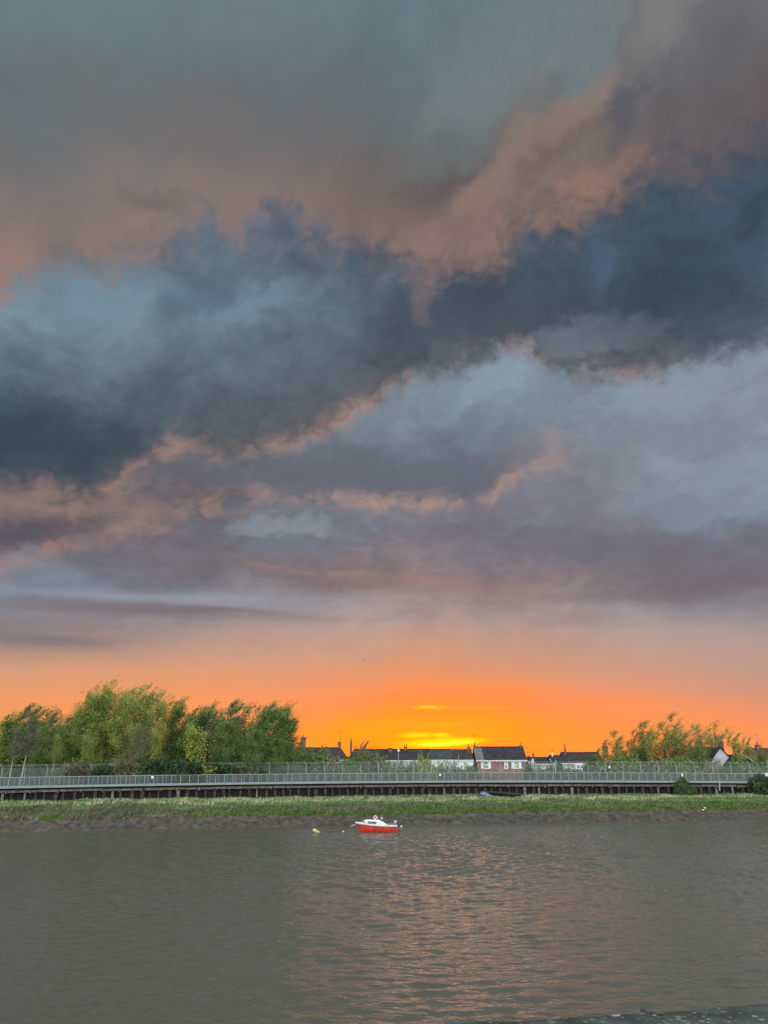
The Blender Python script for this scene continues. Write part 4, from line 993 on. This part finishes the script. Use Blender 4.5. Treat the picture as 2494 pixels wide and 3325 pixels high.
# ------------------------------------------------------------------ trees, shrubs, grass, birds
def leaf_quads(c, L, Wd, wind, r):
    n = len(c)
    a = r.normal(size=(n, 3)) * 0.75 + np.array(wind); a /= np.linalg.norm(a, axis=1, keepdims=True)
    b = np.cross(a, r.normal(size=(n, 3))); b /= np.linalg.norm(b, axis=1, keepdims=True)
    l = L * r.uniform(.55, 1.35, (n, 1)); w = Wd * r.uniform(.6, 1.3, (n, 1))
    v = np.stack([c - a * l / 2, c - a * l * .05 + b * w / 2, c + a * l / 2, c - a * l * .05 - b * w / 2], 1).reshape(-1, 3)
    return v, np.arange(4 * n).reshape(-1, 4)
def branch_pts(p, d, l, wind, n, r, droop=0.0):
    pts = [p]; d = d / np.linalg.norm(d)
    for k in range(n):
        s = (k + 1) / n
        d = d + np.array([wind * s, 0, -droop * s]) + r.normal(size=3) * .09
        d = d / np.linalg.norm(d); pts.append(pts[-1] + d * l / n)
    return pts
def tree_proto(seed, h, wid, nb, nsub, nleaf, leafL, leafW, lo=0.12, wind=0.16, sig=0.32, elev=(48, 72), stems=1, trunk_r=0.13, leaves=True, spread=.5, whips=0):
    r = np.random.default_rng(seed); wood = MB(); cl = []
    for s_ in range(stems):
        off = np.array([r.uniform(-1, 1) * spread * (stems > 1), r.uniform(-.8, .8) * spread * (stems > 1), 0]); hs = h * (1 if s_ == 0 else r.uniform(.72, .97))
        d0 = np.array([r.normal() * .06 + (off[0] * .25), r.normal() * .06, 1.0])
        tp = branch_pts(off, d0, hs * .97, wind * .08, 8, r)
        tr = [trunk_r * (1 - .93 * (k / 8)) for k in range(9)]
        wood.tube(tp, tr, 6)
        tpa = np.array(tp)
        for k in range(nb // stems):
            t = lo + (0.97 - lo) * ((k + r.uniform(0, .9)) / (nb // stems)); f = t * 8; i = min(7, int(f)); p = tpa[i] + (tpa[i + 1] - tpa[i]) * (f - i)
            az = r.uniform(0, 2 * math.pi); e = R(r.uniform(*elev)); l = hs * wid * (0.10 + .30 * (1 - t) ** .8 * min(1, .45 + t * 1.6)) * r.uniform(.7, 1.25)
            d = np.array([math.cos(az) * math.cos(e), math.sin(az) * math.cos(e), math.sin(e)])
            bp_ = branch_pts(p, d, l, wind, 5, r); br = trunk_r * .34 * (1 - t * .6)
            wood.tube(bp_, [br * (1 - .16 * q_) for q_ in range(6)], 4, 1, False)
            ba = np.array(bp_)
            for q_ in range(nsub):
                s2 = r.uniform(.25, 1.0); f2 = s2 * 5; i2 = min(4, int(f2)); p2 = ba[i2] + (ba[i2 + 1] - ba[i2]) * (f2 - i2)
                az2 = r.uniform(0, 2 * math.pi); e2 = R(r.uniform(15, 75)); d2 = np.array([math.cos(az2) * math.cos(e2), math.sin(az2) * math.cos(e2), math.sin(e2)])
                sp = branch_pts(p2, d2, l * r.uniform(.28, .5), wind * 1.3, 3, r)
                wood.tube(sp, [br * .4, br * .3, br * .22, br * .12], 3, 1, False)
                if not leaves:
                    for zz in range(3):
                        p3 = sp[r.integers(1, 4)]; wood.tube(branch_pts(p3, r.normal(size=3) + np.array([.3, 0, .8]), l * .22, wind, 2, r), [br * .2, br * .15, br * .1], 3, 1, False)
                sa = np.array(sp)
                for _ in range(nleaf):
                    u = r.uniform(0, 3); j = min(2, int(u)); cl.append(sa[j] + (sa[j + 1] - sa[j]) * (u - j) + r.normal(size=3) * sig * (.6 + .6 * r.uniform()))
    if whips:                    # thin shoots blown out of the top of the crown
        c0 = np.array(cl); top = c0[c0[:, 2] > h * .45]
        for _ in range(whips):
            p = top[r.integers(len(top))]; near = c0[(np.abs(c0[:, 0] - p[0]) < .6) & (np.abs(c0[:, 1] - p[1]) < .8)]; p = near[np.argmax(near[:, 2])]
            sp = branch_pts(p - np.array([0, 0, .5]), np.array([r.uniform(-.1, .35), r.normal() * .15, 1.0]), r.uniform(.9, 2.0), wind * 2.2 + .25, 4, r); wood.tube(sp, [.02, .016, .012, .008, .005], 3, 0, False); sa = np.array(sp)
            for q_ in range(14):
                u = r.uniform(0, 4); j = min(3, int(u)); cl.append(sa[j] + (sa[j + 1] - sa[j]) * (u - j) + r.normal(size=3) * .10)
    return wood, (np.array(cl) if len(cl) else None)
def proto_tree(seed, bark, leaf, **kw):
    wind = kw.get('wind', .16); L, Wd = kw.pop('L', .27) * .85, kw.pop('W', .13) * .85; kw['nleaf'] = int(kw['nleaf'] * 1.6)
    wood, cl = tree_proto(seed, leafL=L, leafW=Wd, **kw)
    e = bpy.data.objects.new('tree', None); COL.objects.link(e)
    wood.build('trunk', [bark, M_['twig'] if bark is M_['birch'] else bark], e)
    if cl is not None:
        v, f = leaf_quads(cl, L, Wd, (.75, 0, .35), np.random.default_rng(seed + 5)); np_mesh('crown', v, f, leaf, None, e)
    e['proto_h'] = kw['h']; return e
PT = {
 'broad': proto_tree(11, M_['bark'], LEAF['fresh'], h=14, wid=1.25, nb=56, nsub=9, nleaf=25, stems=3, sig=.42, lo=.05, elev=(22, 66), spread=1.1, whips=60),
 'broad2': proto_tree(12, M_['bark'], LEAF['mid'], h=13, wid=1.25, nb=54, nsub=9, nleaf=25, stems=3, sig=.42, lo=.04, elev=(20, 64), spread=1.2, whips=50),
 'tall': proto_tree(13, M_['bark'], LEAF['mid'], h=13, wid=1.0, nb=48, nsub=8, nleaf=24, sig=.36, elev=(34, 74), lo=.05, whips=36),
 'feather': proto_tree(14, M_['bark'], LEAF['olive'], h=13, wid=1.0, nb=48, nsub=8, nleaf=12, sig=.22, wind=.3, elev=(45, 80), L=.36, W=.12, lo=.08, stems=3, spread=1.0, whips=60),
 'slender': proto_tree(15, M_['bark'], LEAF['olive'], h=11, wid=.85, nb=40, nsub=7, nleaf=8, sig=.15, wind=.15, elev=(50, 80), L=.25, W=.095, lo=.06, stems=2, spread=.8, whips=26),
 'slender2': proto_tree(16, M_['bark'], LEAF['olive'], h=11, wid=.95, nb=48, nsub=7, nleaf=8, sig=.17, wind=.16, elev=(46, 78), L=.25, W=.095, lo=.06, stems=3, spread=1.1, whips=34),
 'open': proto_tree(17, M_['bark'], LEAF['lime'], h=8, wid=1.25, nb=26, nsub=6, nleaf=8, sig=.18, wind=.3, elev=(30, 70), whips=20, L=.36, W=.15, lo=.3),
 'bare': proto_tree(18, M_['twig'], LEAF['grey'], h=9, wid=1.35, nb=50, nsub=8, nleaf=5, sig=.2, wind=.12, L=.30, W=.05, elev=(25, 62), lo=.08, leaves=False, trunk_r=.1),
 'birch': proto_tree(19, M_['birch'], LEAF['grey'], h=11, wid=1.0, nb=40, nsub=7, nleaf=8, sig=.3, wind=.22, L=.30, W=.09, lo=.42, trunk_r=.15, leaves=False),
 'spray': proto_tree(20, M_['bark'], LEAF['lime'], h=6, wid=1.15, nb=36, nsub=7, nleaf=15, sig=.24, wind=.14, L=.30, W=.13, lo=.04, stems=3, trunk_r=.06),
}
def mound(seed, leaf, n, L, Wd, rough=.28):
    r = np.random.default_rng(seed); d = r.normal(size=(n, 3)); d[:, 2] = np.abs(d[:, 2]); d /= np.linalg.norm(d, axis=1, keepdims=True)
    k = np.array([1 + rough * mnoise.fractal(Vector((q[0] * 2.2 + seed, q[1] * 2.2, q[2] * 2.2)), 1, 2.0, 3) for q in d])
    rad = k * (1 - .42 * r.uniform(size=n) ** 2.2)
    c = d * rad[:, None]
    v, f = leaf_quads(c, L, Wd, (.3, 0, .3), r)
    e = bpy.data.objects.new('shrub', None); COL.objects.link(e)
    np_mesh('foliage', v, f, leaf, None, e)
    st_ = MB()
    for q in range(9):
        a = 2 * math.pi * q / 9; st_.tube([(0.1 * math.cos(a), .1 * math.sin(a), 0), (.35 * math.cos(a), .35 * math.sin(a), .4), (.62 * math.cos(a), .62 * math.sin(a), .62)], [.03, .022, .012], 4)
    st_.build('stem', M_['bark'], e); e['proto_h'] = 1.0; return e
PM = {'ivy': mound(31, LEAF['ivy'], 5200, .115, .08), 'bramble': mound(32, LEAF['bramble'], 4200, .14, .06, .4), 'round': mound(33, LEAF['deep'], 4600, .12, .07),
      'loose': mound(34, LEAF['olive'], 3600, .15, .06, .5)}
used_p = set()
def plant(P, key, px, top, Y, wid, label, cat, group, name, leaf=None, base=GZ, flip=False, rz=None, hmul=1.0, wd=1.0, lean=0.0):
    """stand a plant with its top at that row of the photograph; wid = width factor (trees) or half width in photo columns (shrubs)"""
    src = P[key]; t = at(px, top, Y); h = max(.5, t.z - base - (1.1 if P is PT and key not in ('bare', 'birch', 'spray') else 0)) * hmul
    if P is PT: s_ = h / (src['proto_h'] * 1.0); sc = (s_ * wid * (-1 if flip else 1), s_ * wid * wd, s_)
    else: w = wid * Y / 2630 * 1.35; sc = (w, max(.8, w * .75 * wd), h * .93)
    loc = Vector((t.x - (h * .06 if P is PT else 0), Y, base - .05)); rz = random.uniform(0, 6.3) if rz is None else rz
    if P is PT: rz = random.choice((-.35, -.15, .1, .3))
    if (id(P), key) not in used_p:
        used_p.add((id(P), key)); r = src; r.location = loc; r.rotation_euler = (0, 0, rz); r.scale = sc
    else: r = dup(src, loc, rz, sc)
    if lean: r.rotation_euler = (0, lean, rz)
    tag(r, label, cat, group); r.name = name
    if leaf:
        for c in r.children:
            if c.name.split('.')[0] in ('crown', 'foliage'):
                c.material_slots[0].link = 'OBJECT'; c.material_slots[0].material = LEAF[leaf]
    return r
GW, GR, GS, GB = 'trees of the leafy wood', 'slender trees among the houses', 'shrubs along the security fence', 'brambles and ivy below the wood'
T = lambda key, px, top, Y, wid, lab, g=GW, name='tree', **k: plant(PT, key, px, top, Y, wid, lab, 'tree', g, name, **k)
T('feather', -30, 2335, 136, 1.5, 'feathery tree cut off by the picture edge at the end of the wood', leaf='fresh')
T('broad2', 45, 2320, 133, 1.0, 'dull green tree behind the grey budding birch', leaf='fresh')
T('feather', 132, 2266, 134, 1.75, 'thin topped tree with ragged twiggy crown behind the leaning birch', leaf='mid')
T('feather', 165, 2275, 138, 1.5, 'wispy tree with sky showing through, beside the ragged twiggy crown', leaf='fresh')
T('feather', 215, 2292, 138, 1.3, 'small wispy crown filling the dip before the tallest tree', leaf='mid')
T('broad2', 165, 2335, 128, .95, 'lower dark green tree with pale trunk foot above the brambles', leaf='mid')
T('broad', 228, 2330, 127, .85, 'bushy green tree of middle height in the dip of the wood', leaf='mid')
T('tall', 292, 2246, 130, 1.15, 'upright tree with plumed top on the shoulder of the tallest tree', leaf='fresh')
T('broad', 345, 2240, 129, 1.0, 'broad crowned tree between the plumed shoulder and the tallest top', leaf='fresh')
T('broad', 400, 2221, 128, 1.0, 'tallest tree of the wood, yellow green with wind swept top', leaf='fresh')
T('broad', 462, 2243, 127, .9, 'bright leafy tree just behind the grey bare tree', leaf='lime')
T('broad2', 503, 2256, 129, .85, 'pale green tree with blunt top next to the dark narrow tree', leaf='fresh')
T('tall', 545, 2266, 133, .95, 'dark narrow tree standing behind its paler neighbour', leaf='mid')
T('tall', 590, 2305, 134, 1.0, 'dark tree in the notch in the middle of the wood', leaf='mid')
T('tall', 632, 2284, 131, 1.25, 'dark round headed tree behind the yellow green willow bush', leaf='mid')
T('broad2', 668, 2305, 130, .8, 'dark leafy tree with reddish twiggy top behind the willow bush', leaf='deep')
T('feather', 768, 2252, 132, 1.5, 'tall tree with long wind blown plumes and pale stem', leaf='olive')
T('feather', 800, 2256, 135, 1.3, 'second plumed tree, thin topped, beside the long wind blown plumes', leaf='fresh')
T('broad2', 745, 2320, 127, .95, 'dense green tree under the plumed treetops', leaf='mid')
T('tall', 838, 2282, 130, 1.1, 'straight green tree right of the plumed tops, flat headed', leaf='mid')
T('tall', 880, 2290, 129, 1.15, 'dark tree with a single pointed top near the end of the wood', leaf='mid')
T('broad2', 835, 2350, 126, .95, 'bushy lower tree in front of the pointed tree', leaf='mid')
T('tall', 915, 2322, 130, 1.1, 'shorter tree stepping down from the pointed tree', leaf='mid')
T('broad2', 905, 2375, 127, .9, 'rounded low tree at the foot of the stepping down tree', leaf='mid')
T('open', 975, 2338, 131, .95, 'little bushy headed tree at the end of the wood against the orange sky', leaf='mid')
T('broad2', 960, 2410, 129, .8, 'low leafy tree in front of the first house roof', leaf='mid')
T('bare', 440, 2352, 122, 1.0, 'grey bare tree with spreading twigs in front of the tallest tree', name='bare_tree')
T('birch', 108, 2330, 123, 1.05, 'grey budding birch with a leaning white trunk', name='birch_tree', lean=.14)
T('birch', 60, 2370, 121, .9, 'thin grey birch with a crooked pale foot by the picture edge', name='birch_tree', lean=.08)
T('birch', 190, 2392, 122, .7, 'small birch with a short white stem above the brambles', name='birch_tree', leaf='fresh', lean=.06)
T('spray', 668, 2372, 122, 1.15, 'pale yellow green willow bush in front of the dark trees', name='willow_bush')
T('spray', 530, 2382, 123, .62, 'small bright yellow green sapling beside the grey bare tree', name='sapling')
T('spray', 310, 2400, 124, .8, 'grass green bush under the tallest trees', name='willow_bush', leaf='fresh')
# shaded thicket between the trunks of the wood, nothing in it can be told apart
r_ = np.random.default_rng(77); nT = 85000
ux = r_.uniform(-66, -14.5, nT); hz = 8.2 + 1.6 * np.sin(ux * .35) + 1.0 * np.sin(ux * .9 + 1); hz *= np.clip((-13 - ux) / 9, .3, 1)
c_ = np.stack([ux, 137 + .12 * (ux + 40) + r_.uniform(0, 7, nT), GZ + hz * r_.uniform(0, 1, nT) ** .8 * r_.uniform(.75, 1.15, nT)], 1)
v_, f_q = leaf_quads(c_, .40, .22, (.3, 0, .3), r_)
tag(np_mesh('thicket', v_, f_q, LEAF['mid']), 'shady green thicket filling the gaps between the trunks of the wood', 'thicket', kind='stuff')
# shrubs: brambles and ivy
def Sh(key, px, top, Y, w, lab, g=GB, name='shrub', cat='shrub', **k): return plant(PM, key, px, top, Y, w, lab, cat, g, name, **k)
for px, top, w, key, lab in ((215, 2478, 45, 'bramble', 'brown bramble heap beside the small birch'), (280, 2470, 48, 'bramble', 'brown bramble heap with arching stems, left of the dark ivy'),
    (345, 2475, 45, 'ivy', 'dark ivy heap between the brown brambles'), (405, 2468, 45, 'bramble', 'brown bramble heap under the grey bare tree'),
    (478, 2462, 40, 'ivy', 'dark ivy mound at the low end of the ivy bank'), (535, 2456, 48, 'ivy', 'dark ivy mound rising in the ivy bank'), (600, 2452, 50, 'ivy', 'largest dark ivy mound, below the willow bush'),
    (665, 2466, 45, 'bramble', 'brown green bramble below the willow bush'), (730, 2474, 50, 'ivy', 'dark ivy heap right of the willow bush'), (790, 2480, 48, 'bramble', 'olive bramble heap under the plumed trees'), (835, 2490, 36, 'ivy', 'low dark ivy heap where the tall fence comes into view')):
    Sh(key, px, top, 118.5 + 0.004 * px + (px % 3) * .5 + (2.2 if px > 600 else 0), w, lab)
# greenery between fence and houses
for k, (px, top, w, key, lf, lab) in enumerate(((900, 2448, 42, 'loose', 'mid', 'green scrub behind the first visible fence posts'), (960, 2450, 44, 'round', 'mid', 'green scrub below the bushy headed tree'),
    (1025, 2448, 45, 'loose', 'mid', 'green scrub in front of the first house'), (1080, 2458, 42, 'loose', 'olive', 'pale scrub below the chimney of the first house'), (1135, 2466, 36, 'round', 'mid', 'low scrub below the gap between two roofs'),
    (1180, 2448, 40, 'loose', 'mid', 'scrub covering the tall chimney end of the terrace'), (1232, 2456, 40, 'loose', 'olive', 'scrub round the sapling before the terrace'), (1285, 2486, 36, 'loose', 'mid', 'low scrub under the globe lamp post'),
    (1335, 2482, 30, 'loose', 'olive', 'low scrub below the terrace windows'), (1378, 2466, 26, 'loose', 'fresh', 'rounded leafy bush against the terrace wall'), (1425, 2488, 34, 'loose', 'mid', 'low scrub before the blue slate roof house'),
    (1478, 2490, 32, 'loose', 'olive', 'low scrub before the end terrace house'), (1525, 2492, 26, 'round', 'mid', 'dark scrub at the corner of the red brick cottage'), (1716, 2480, 15, 'round', 'deep', 'dark round shrub between brick cottage and white gable'),
    (1755, 2492, 32, 'loose', 'olive', 'pale scrub before the creeper fronted cottage'), (1790, 2488, 18, 'round', 'deep', 'dark creeper bush on the cottage front'), (1815, 2474, 9, 'round', 'deep', 'little dark bush by the corner of the bungalow'),
    (1852, 2497, 40, 'round', 'deep', 'low clipped hedge plant before the bungalow windows'), (1917, 2464, 22, 'round', 'deep', 'dark rounded tree shaped bush beside the bay window'), (1975, 2470, 45, 'loose', 'mid', 'green scrub behind the braced fence post'),
    (2035, 2462, 46, 'loose', 'mid', 'green scrub below the thinnest slender trees'), (2130, 2470, 44, 'loose', 'olive', 'green scrub beside the half buried white gable'), (2195, 2466, 45, 'round', 'mid', 'dark scrub under the tallest slender tree'),
    (2255, 2464, 36, 'loose', 'deep', 'dark scrub by the corner of the old white house'), (2310, 2482, 34, 'loose', 'olive', 'thin scrub before the old white house'), (2375, 2474, 26, 'loose', 'mid', 'green scrub between old house and bargeboard gable'),
    (2430, 2484, 34, 'loose', 'mid', 'green scrub before the bargeboard gable'), (2468, 2440, 17, 'loose', 'mid', 'ivy bush climbing the chimney of the last house'))):
    Y = {1815: 152.5, 1790: 153, 1917: 148, 2468: 147}.get(px, 134 + (k * 7 % 9))
    Sh(key, px, top - (5 if px < 1700 or px > 1950 else 0), Y, w * 1.22, lab, GS, leaf=lf)
# slender trees on the other side
YR = 144
for px, top, wid, key, lf, lab in ((1955, 2395, 1.0, 'slender', 'fresh', 'small thin tree over the end of the bungalow roof'), (1995, 2370, 1.25, 'slender', 'lime', 'thin rounded tree, first of the slender group'), (2028, 2352, 1.1, 'slender2', 'fresh', 'thin tree with forked dark stems beside the first slender tree'),
    (2068, 2345, 1.0, 'slender', 'fresh', 'straight dark stemmed tree in the thin end of the slender group'), (2095, 2340, .95, 'slender', 'fresh', 'slim tree leaning to the plumed one in the slender group'), (2128, 2328, 1.1, 'slender2', 'lime', 'tree with plume blown sideways next to the tallest slender tree'),
    (2150, 2345, .9, 'slender', 'fresh', 'slim tree tucked against the tallest slender tree'), (2176, 2318, 1.15, 'slender', 'fresh', 'tallest slender tree with dense dark middle'), (2198, 2324, 1.1, 'slender2', 'lime', 'twin headed tree right against the tallest slender tree'),
    (2238, 2344, 1.15, 'slender2', 'fresh', 'rounded airy tree past the tallest slender tree'), (2268, 2352, 1.05, 'slender', 'lime', 'airy tree with drooping tips near the old white house'), (2012, 2388, 1.0, 'slender2', 'fresh', 'lower thin tree between the first two slender trees'), (2048, 2366, 1.0, 'slender', 'lime', 'wispy tree in the thin end of the group beside a dark stemmed tree'), (2110, 2352, 1.0, 'slender2', 'fresh', 'shorter bushy tree below the blown plume'), (2255, 2362, 1.0, 'slender2', 'lime', 'lower airy tree between the rounded airy tree and the drooping one'),
    (2215, 2362, 1.0, 'slender2', 'fresh', 'dense lower tree under the twin headed tree')):
    T(key, px, top, YR + (px % 7), wid * 1.4, lab, GR, leaf=lf)
T('feather', 2317, 2356, 158, .55, 'nearly bare thin tree rising behind the old white house', GR, leaf='grey')
T('open', 2408, 2373, 143, .95, 'open lime green tree behind the bargeboard gable', GR, leaf='lime', base=4.2)
T('open', 2440, 2386, 147, .7, 'smaller open tree beside the chimney of the last house', GR, leaf='lime', base=4.2)
T('open', 1205, 2396, 137, .72, 'young tree with fluttering leaves against the sunset before the terrace', GR, leaf='olive')
# bushes growing against the river side of the walkway
for px, top, w, lab in ((2212, 2526, 27, 'small dark bush growing against the walkway below the white box'), (2246, 2549, 14, 'low dark sprig at the foot of the small bush'), (2472, 2517, 38, 'big dark bush hiding the end of the walkway')):
    p = at(px, 2570, 120); yy = Yk(at(px, 2570, 122).x) - 1.1
    Sh('round', px, top, yy, w, lab, 'bushes against the walkway', leaf='deep' if px < 2300 else 'ivy', base=land(at(px, 2570, yy).x, yy) - .1)
for P in (PT, PM):
    for key, o in P.items():
        if (id(P), key) not in used_p:
            for c in list(o.children): bpy.data.objects.remove(c)
            bpy.data.objects.remove(o)
        elif 'proto_h' in o: pass

# grass of the bank, uncountable
GN = 120000
gx = rng.uniform(-76, 84, GN); u_ = rng.uniform(0, 1, GN)
et_ = np.interp(gx, np.arange(-80, 90, .4), [edge_t(x) for x in np.arange(-80, 90, .4)])
yw = 98.6 + .17 * gx; yk = np.array([Yk(x) for x in gx]); y0 = yw + et_ - .25; y1 = yk + .3
gy = y0 + (y1 - y0) * u_
keep = np.ones(GN, bool); gz = np.zeros(GN); mi = np.zeros(GN, int); hh = np.zeros(GN)
for i in range(GN):
    x, y, w = gx[i], gy[i], u_[i]
    gz[i] = land(x, y)
    n_ = mnoise.noise(Vector((x * .10, y * .35, 1))); n2_ = mnoise.noise(Vector((x * .45, y * .6, 9)))
    q = w + .16 * n_ + .10 * n2_
    if q > .86: m, h_ = (0 if rng.random() < .5 else 1), .24
    elif q > .60: m, h_ = (2 if rng.random() < .66 + n2_ - .5 * max(0, q - .76) / .1 else 0), .42
    elif q > .36: m, h_ = (0 if rng.random() < .85 - n2_ * .5 else 3), .34
    elif q > .14: m, h_ = (3 if rng.random() < .55 + n_ * 1.2 - x * .004 else 1), .42
    else: m, h_ = ((3 if (x < -14 and n_ > -.05) else 4)), .30
    if w < .5 + .3 * n2_ and (-46.5 < x + 2 * n2_ < -39.5 or -36.5 < x + 2 * n2_ < -29.5): m, h_ = (3 if rng.random() < .85 else 1), .5
    mi[i] = m; hh[i] = .74 * h_ * (.75 + .5 * (n2_ + .5)) * rng.uniform(.6, 1.35)
wdt = rng.uniform(.05, .13, GN); ang = rng.uniform(0, math.pi, GN)
wmask = (gx > wp.x - 1.6) & (gx < wp.x + 6.2) & (gy > wp.y - 5.0) & (gy < wp.y + 2.5); hh[wmask] *= .4
ln = np.stack([rng.normal(.42, .35, GN), rng.normal(0, .3, GN), np.ones(GN)], 1) * hh[:, None]
side = np.stack([np.cos(ang), np.sin(ang) * .6, np.zeros(GN)], 1) * wdt[:, None]
bs = np.stack([gx, gy, gz - .05], 1)
V4 = np.stack([bs - side, bs + side, bs + ln + side * .3, bs + ln - side * .3], 1).reshape(-1, 3)
gm = [mat('bank_grass', (0.135, 0.225, 0.075), .8, .4, .35, island=.4, trans=.15), mat('dark_sedge', (0.09, 0.145, 0.05), .85, .4, .5, island=.4, trans=.1),
      mat('straw_grass', (0.37, 0.37, 0.22), .85, .35, .3, island=.35, trans=.15), mat('dry_olive_weed', (0.145, 0.145, 0.08), .85, .4, .4, island=.4, trans=.1), mat('bright_edge_grass', (0.085, 0.15, 0.024), .8, .35, .5, island=.4, trans=.15)]
gr = np_mesh('grass', V4, np.arange(4 * GN).reshape(-1, 4), gm, mi)
tag(gr, 'windblown bank grass with a straw coloured band below the walkway', 'grass', kind='stuff')

# gulls
def gull_body(mb, s_, c, d):
    d = Vector(d).normalized(); c = Vector(c)
    mb.tube([c - d * .22 * s_, c - d * .12 * s_, c, c + d * .12 * s_, c + d * .17 * s_ + Vector((0, 0, .05 * s_)), c + d * .22 * s_ + Vector((0, 0, .06 * s_)), c + d * .27 * s_ + Vector((0, 0, .05 * s_))], [.015 * s_, .06 * s_, .085 * s_, .06 * s_, .05 * s_, .045 * s_, .008 * s_], 8)
def bird(label, px, py, Y, span, d, up, group):
    c = at(px, py, Y); t = thing('bird', label, 'bird', c, group); mb = MB(); s_ = span
    gull_body(mb, s_ * .9, c, d); d = Vector(d).normalized(); l = Vector((-d.y, d.x, 0)).normalized()
    for sg in (-1, 1):
        m1 = c + l * sg * .26 * s_ + Vector((0, 0, up * s_)); m2 = c + l * sg * .52 * s_ + Vector((0, 0, up * s_ * .45)) - d * .1 * s_
        for p, q, w0, w1 in ((c, m1, .17, .15), (m1, m2, .15, .03)):
            mb.loft([[p + d * w0 * s_ * .5, p - d * w0 * s_ * .5, p - d * w0 * s_ * .3 + Vector((0, 0, .015)), p + d * w0 * s_ * .3 + Vector((0, 0, .02))], [q + d * w1 * s_ * .5, q - d * w1 * s_ * .5, q - d * w1 * s_ * .3 + Vector((0, 0, .01)), q + d * w1 * s_ * .3 + Vector((0, 0, .015))]])
    b = mb.build('body', M_['feather_dark'], t, True)
GBd = 'birds in flight over the wood'
bird('dark bird flying with folded wings just above the tallest trees', 518.5, 2242, 150, .6, (.3, 1, .1), .42, GBd)
bird('bird gliding with bowed wings above the notch in the wood', 607, 2267, 150, .75, (.2, 1, 0), .10, GBd)
bird('bird gliding low over the dark trees beside the plumed tops', 699, 2273, 150, .75, (.5, 1, 0), .08, GBd)
bird('lone bird banking in the open orange sky', 1183, 2142, 160, .8, (.3, 1, .2), -.22, GBd)
for px, py, s_, d, lab in ((2285, 2634, .62, (-1, .2, .22), 'nearer white gull standing on the mud edge'), (2291, 2629.5, .62, (-.9, .5, .3), 'white gull standing behind another on the mud edge')):
    g0_ = at(px, py, 0.0 + 104.5 + .17 * 42); 
    # stand it on the mud where that line of sight meets the bank
    Yq = 100.0
    while Yq < 125 and at(px, py + 3, Yq).z > land(at(px, py + 3, Yq).x, Yq): Yq += .05
    c = at(px, py + 3, Yq); c.z = land(c.x, c.y)
    t = thing('gull', lab, 'gull', c, 'white gulls on the mud'); mb = MB(); b_ = c + Vector((0, 0, .26)); gull_body(mb, s_ * 1.25, b_, d)
    mb.build('body', M_['feather'], t, True)
    q = MB(); q.tube([b_ - Vector(d) * .12 + Vector((0, -.07, .03)), b_ - Vector(d) * .28 + Vector((0, -.05, .0))], [.06, .015], 6); q.build('wing', M_['feather_dark'], t, True)
    q = MB()
    for sg in (-1, 1): q.tube([b_ + Vector((.0, .05 * sg, -.08)), c + Vector((0, .05 * sg, 0))], .014, 5)
    q.build('leg', M_['pot'], t)
# scrap of tarry rope lying on the quay edge
rc = on(2106, 3287, 5.42); rs = thing('rope_scrap', 'short twisted scrap of dark rope lying on the quay edge', 'rope', rc)
MB().tube([rc + Vector((-.05 + .016 * k, -.012 * k, .012 + .006 * math.sin(k * 1.9))) for k in range(9)], [.008, .012, .009, .012, .008, .012, .009, .012, .007], 7).build('strand', M_['rope'], rs, True)
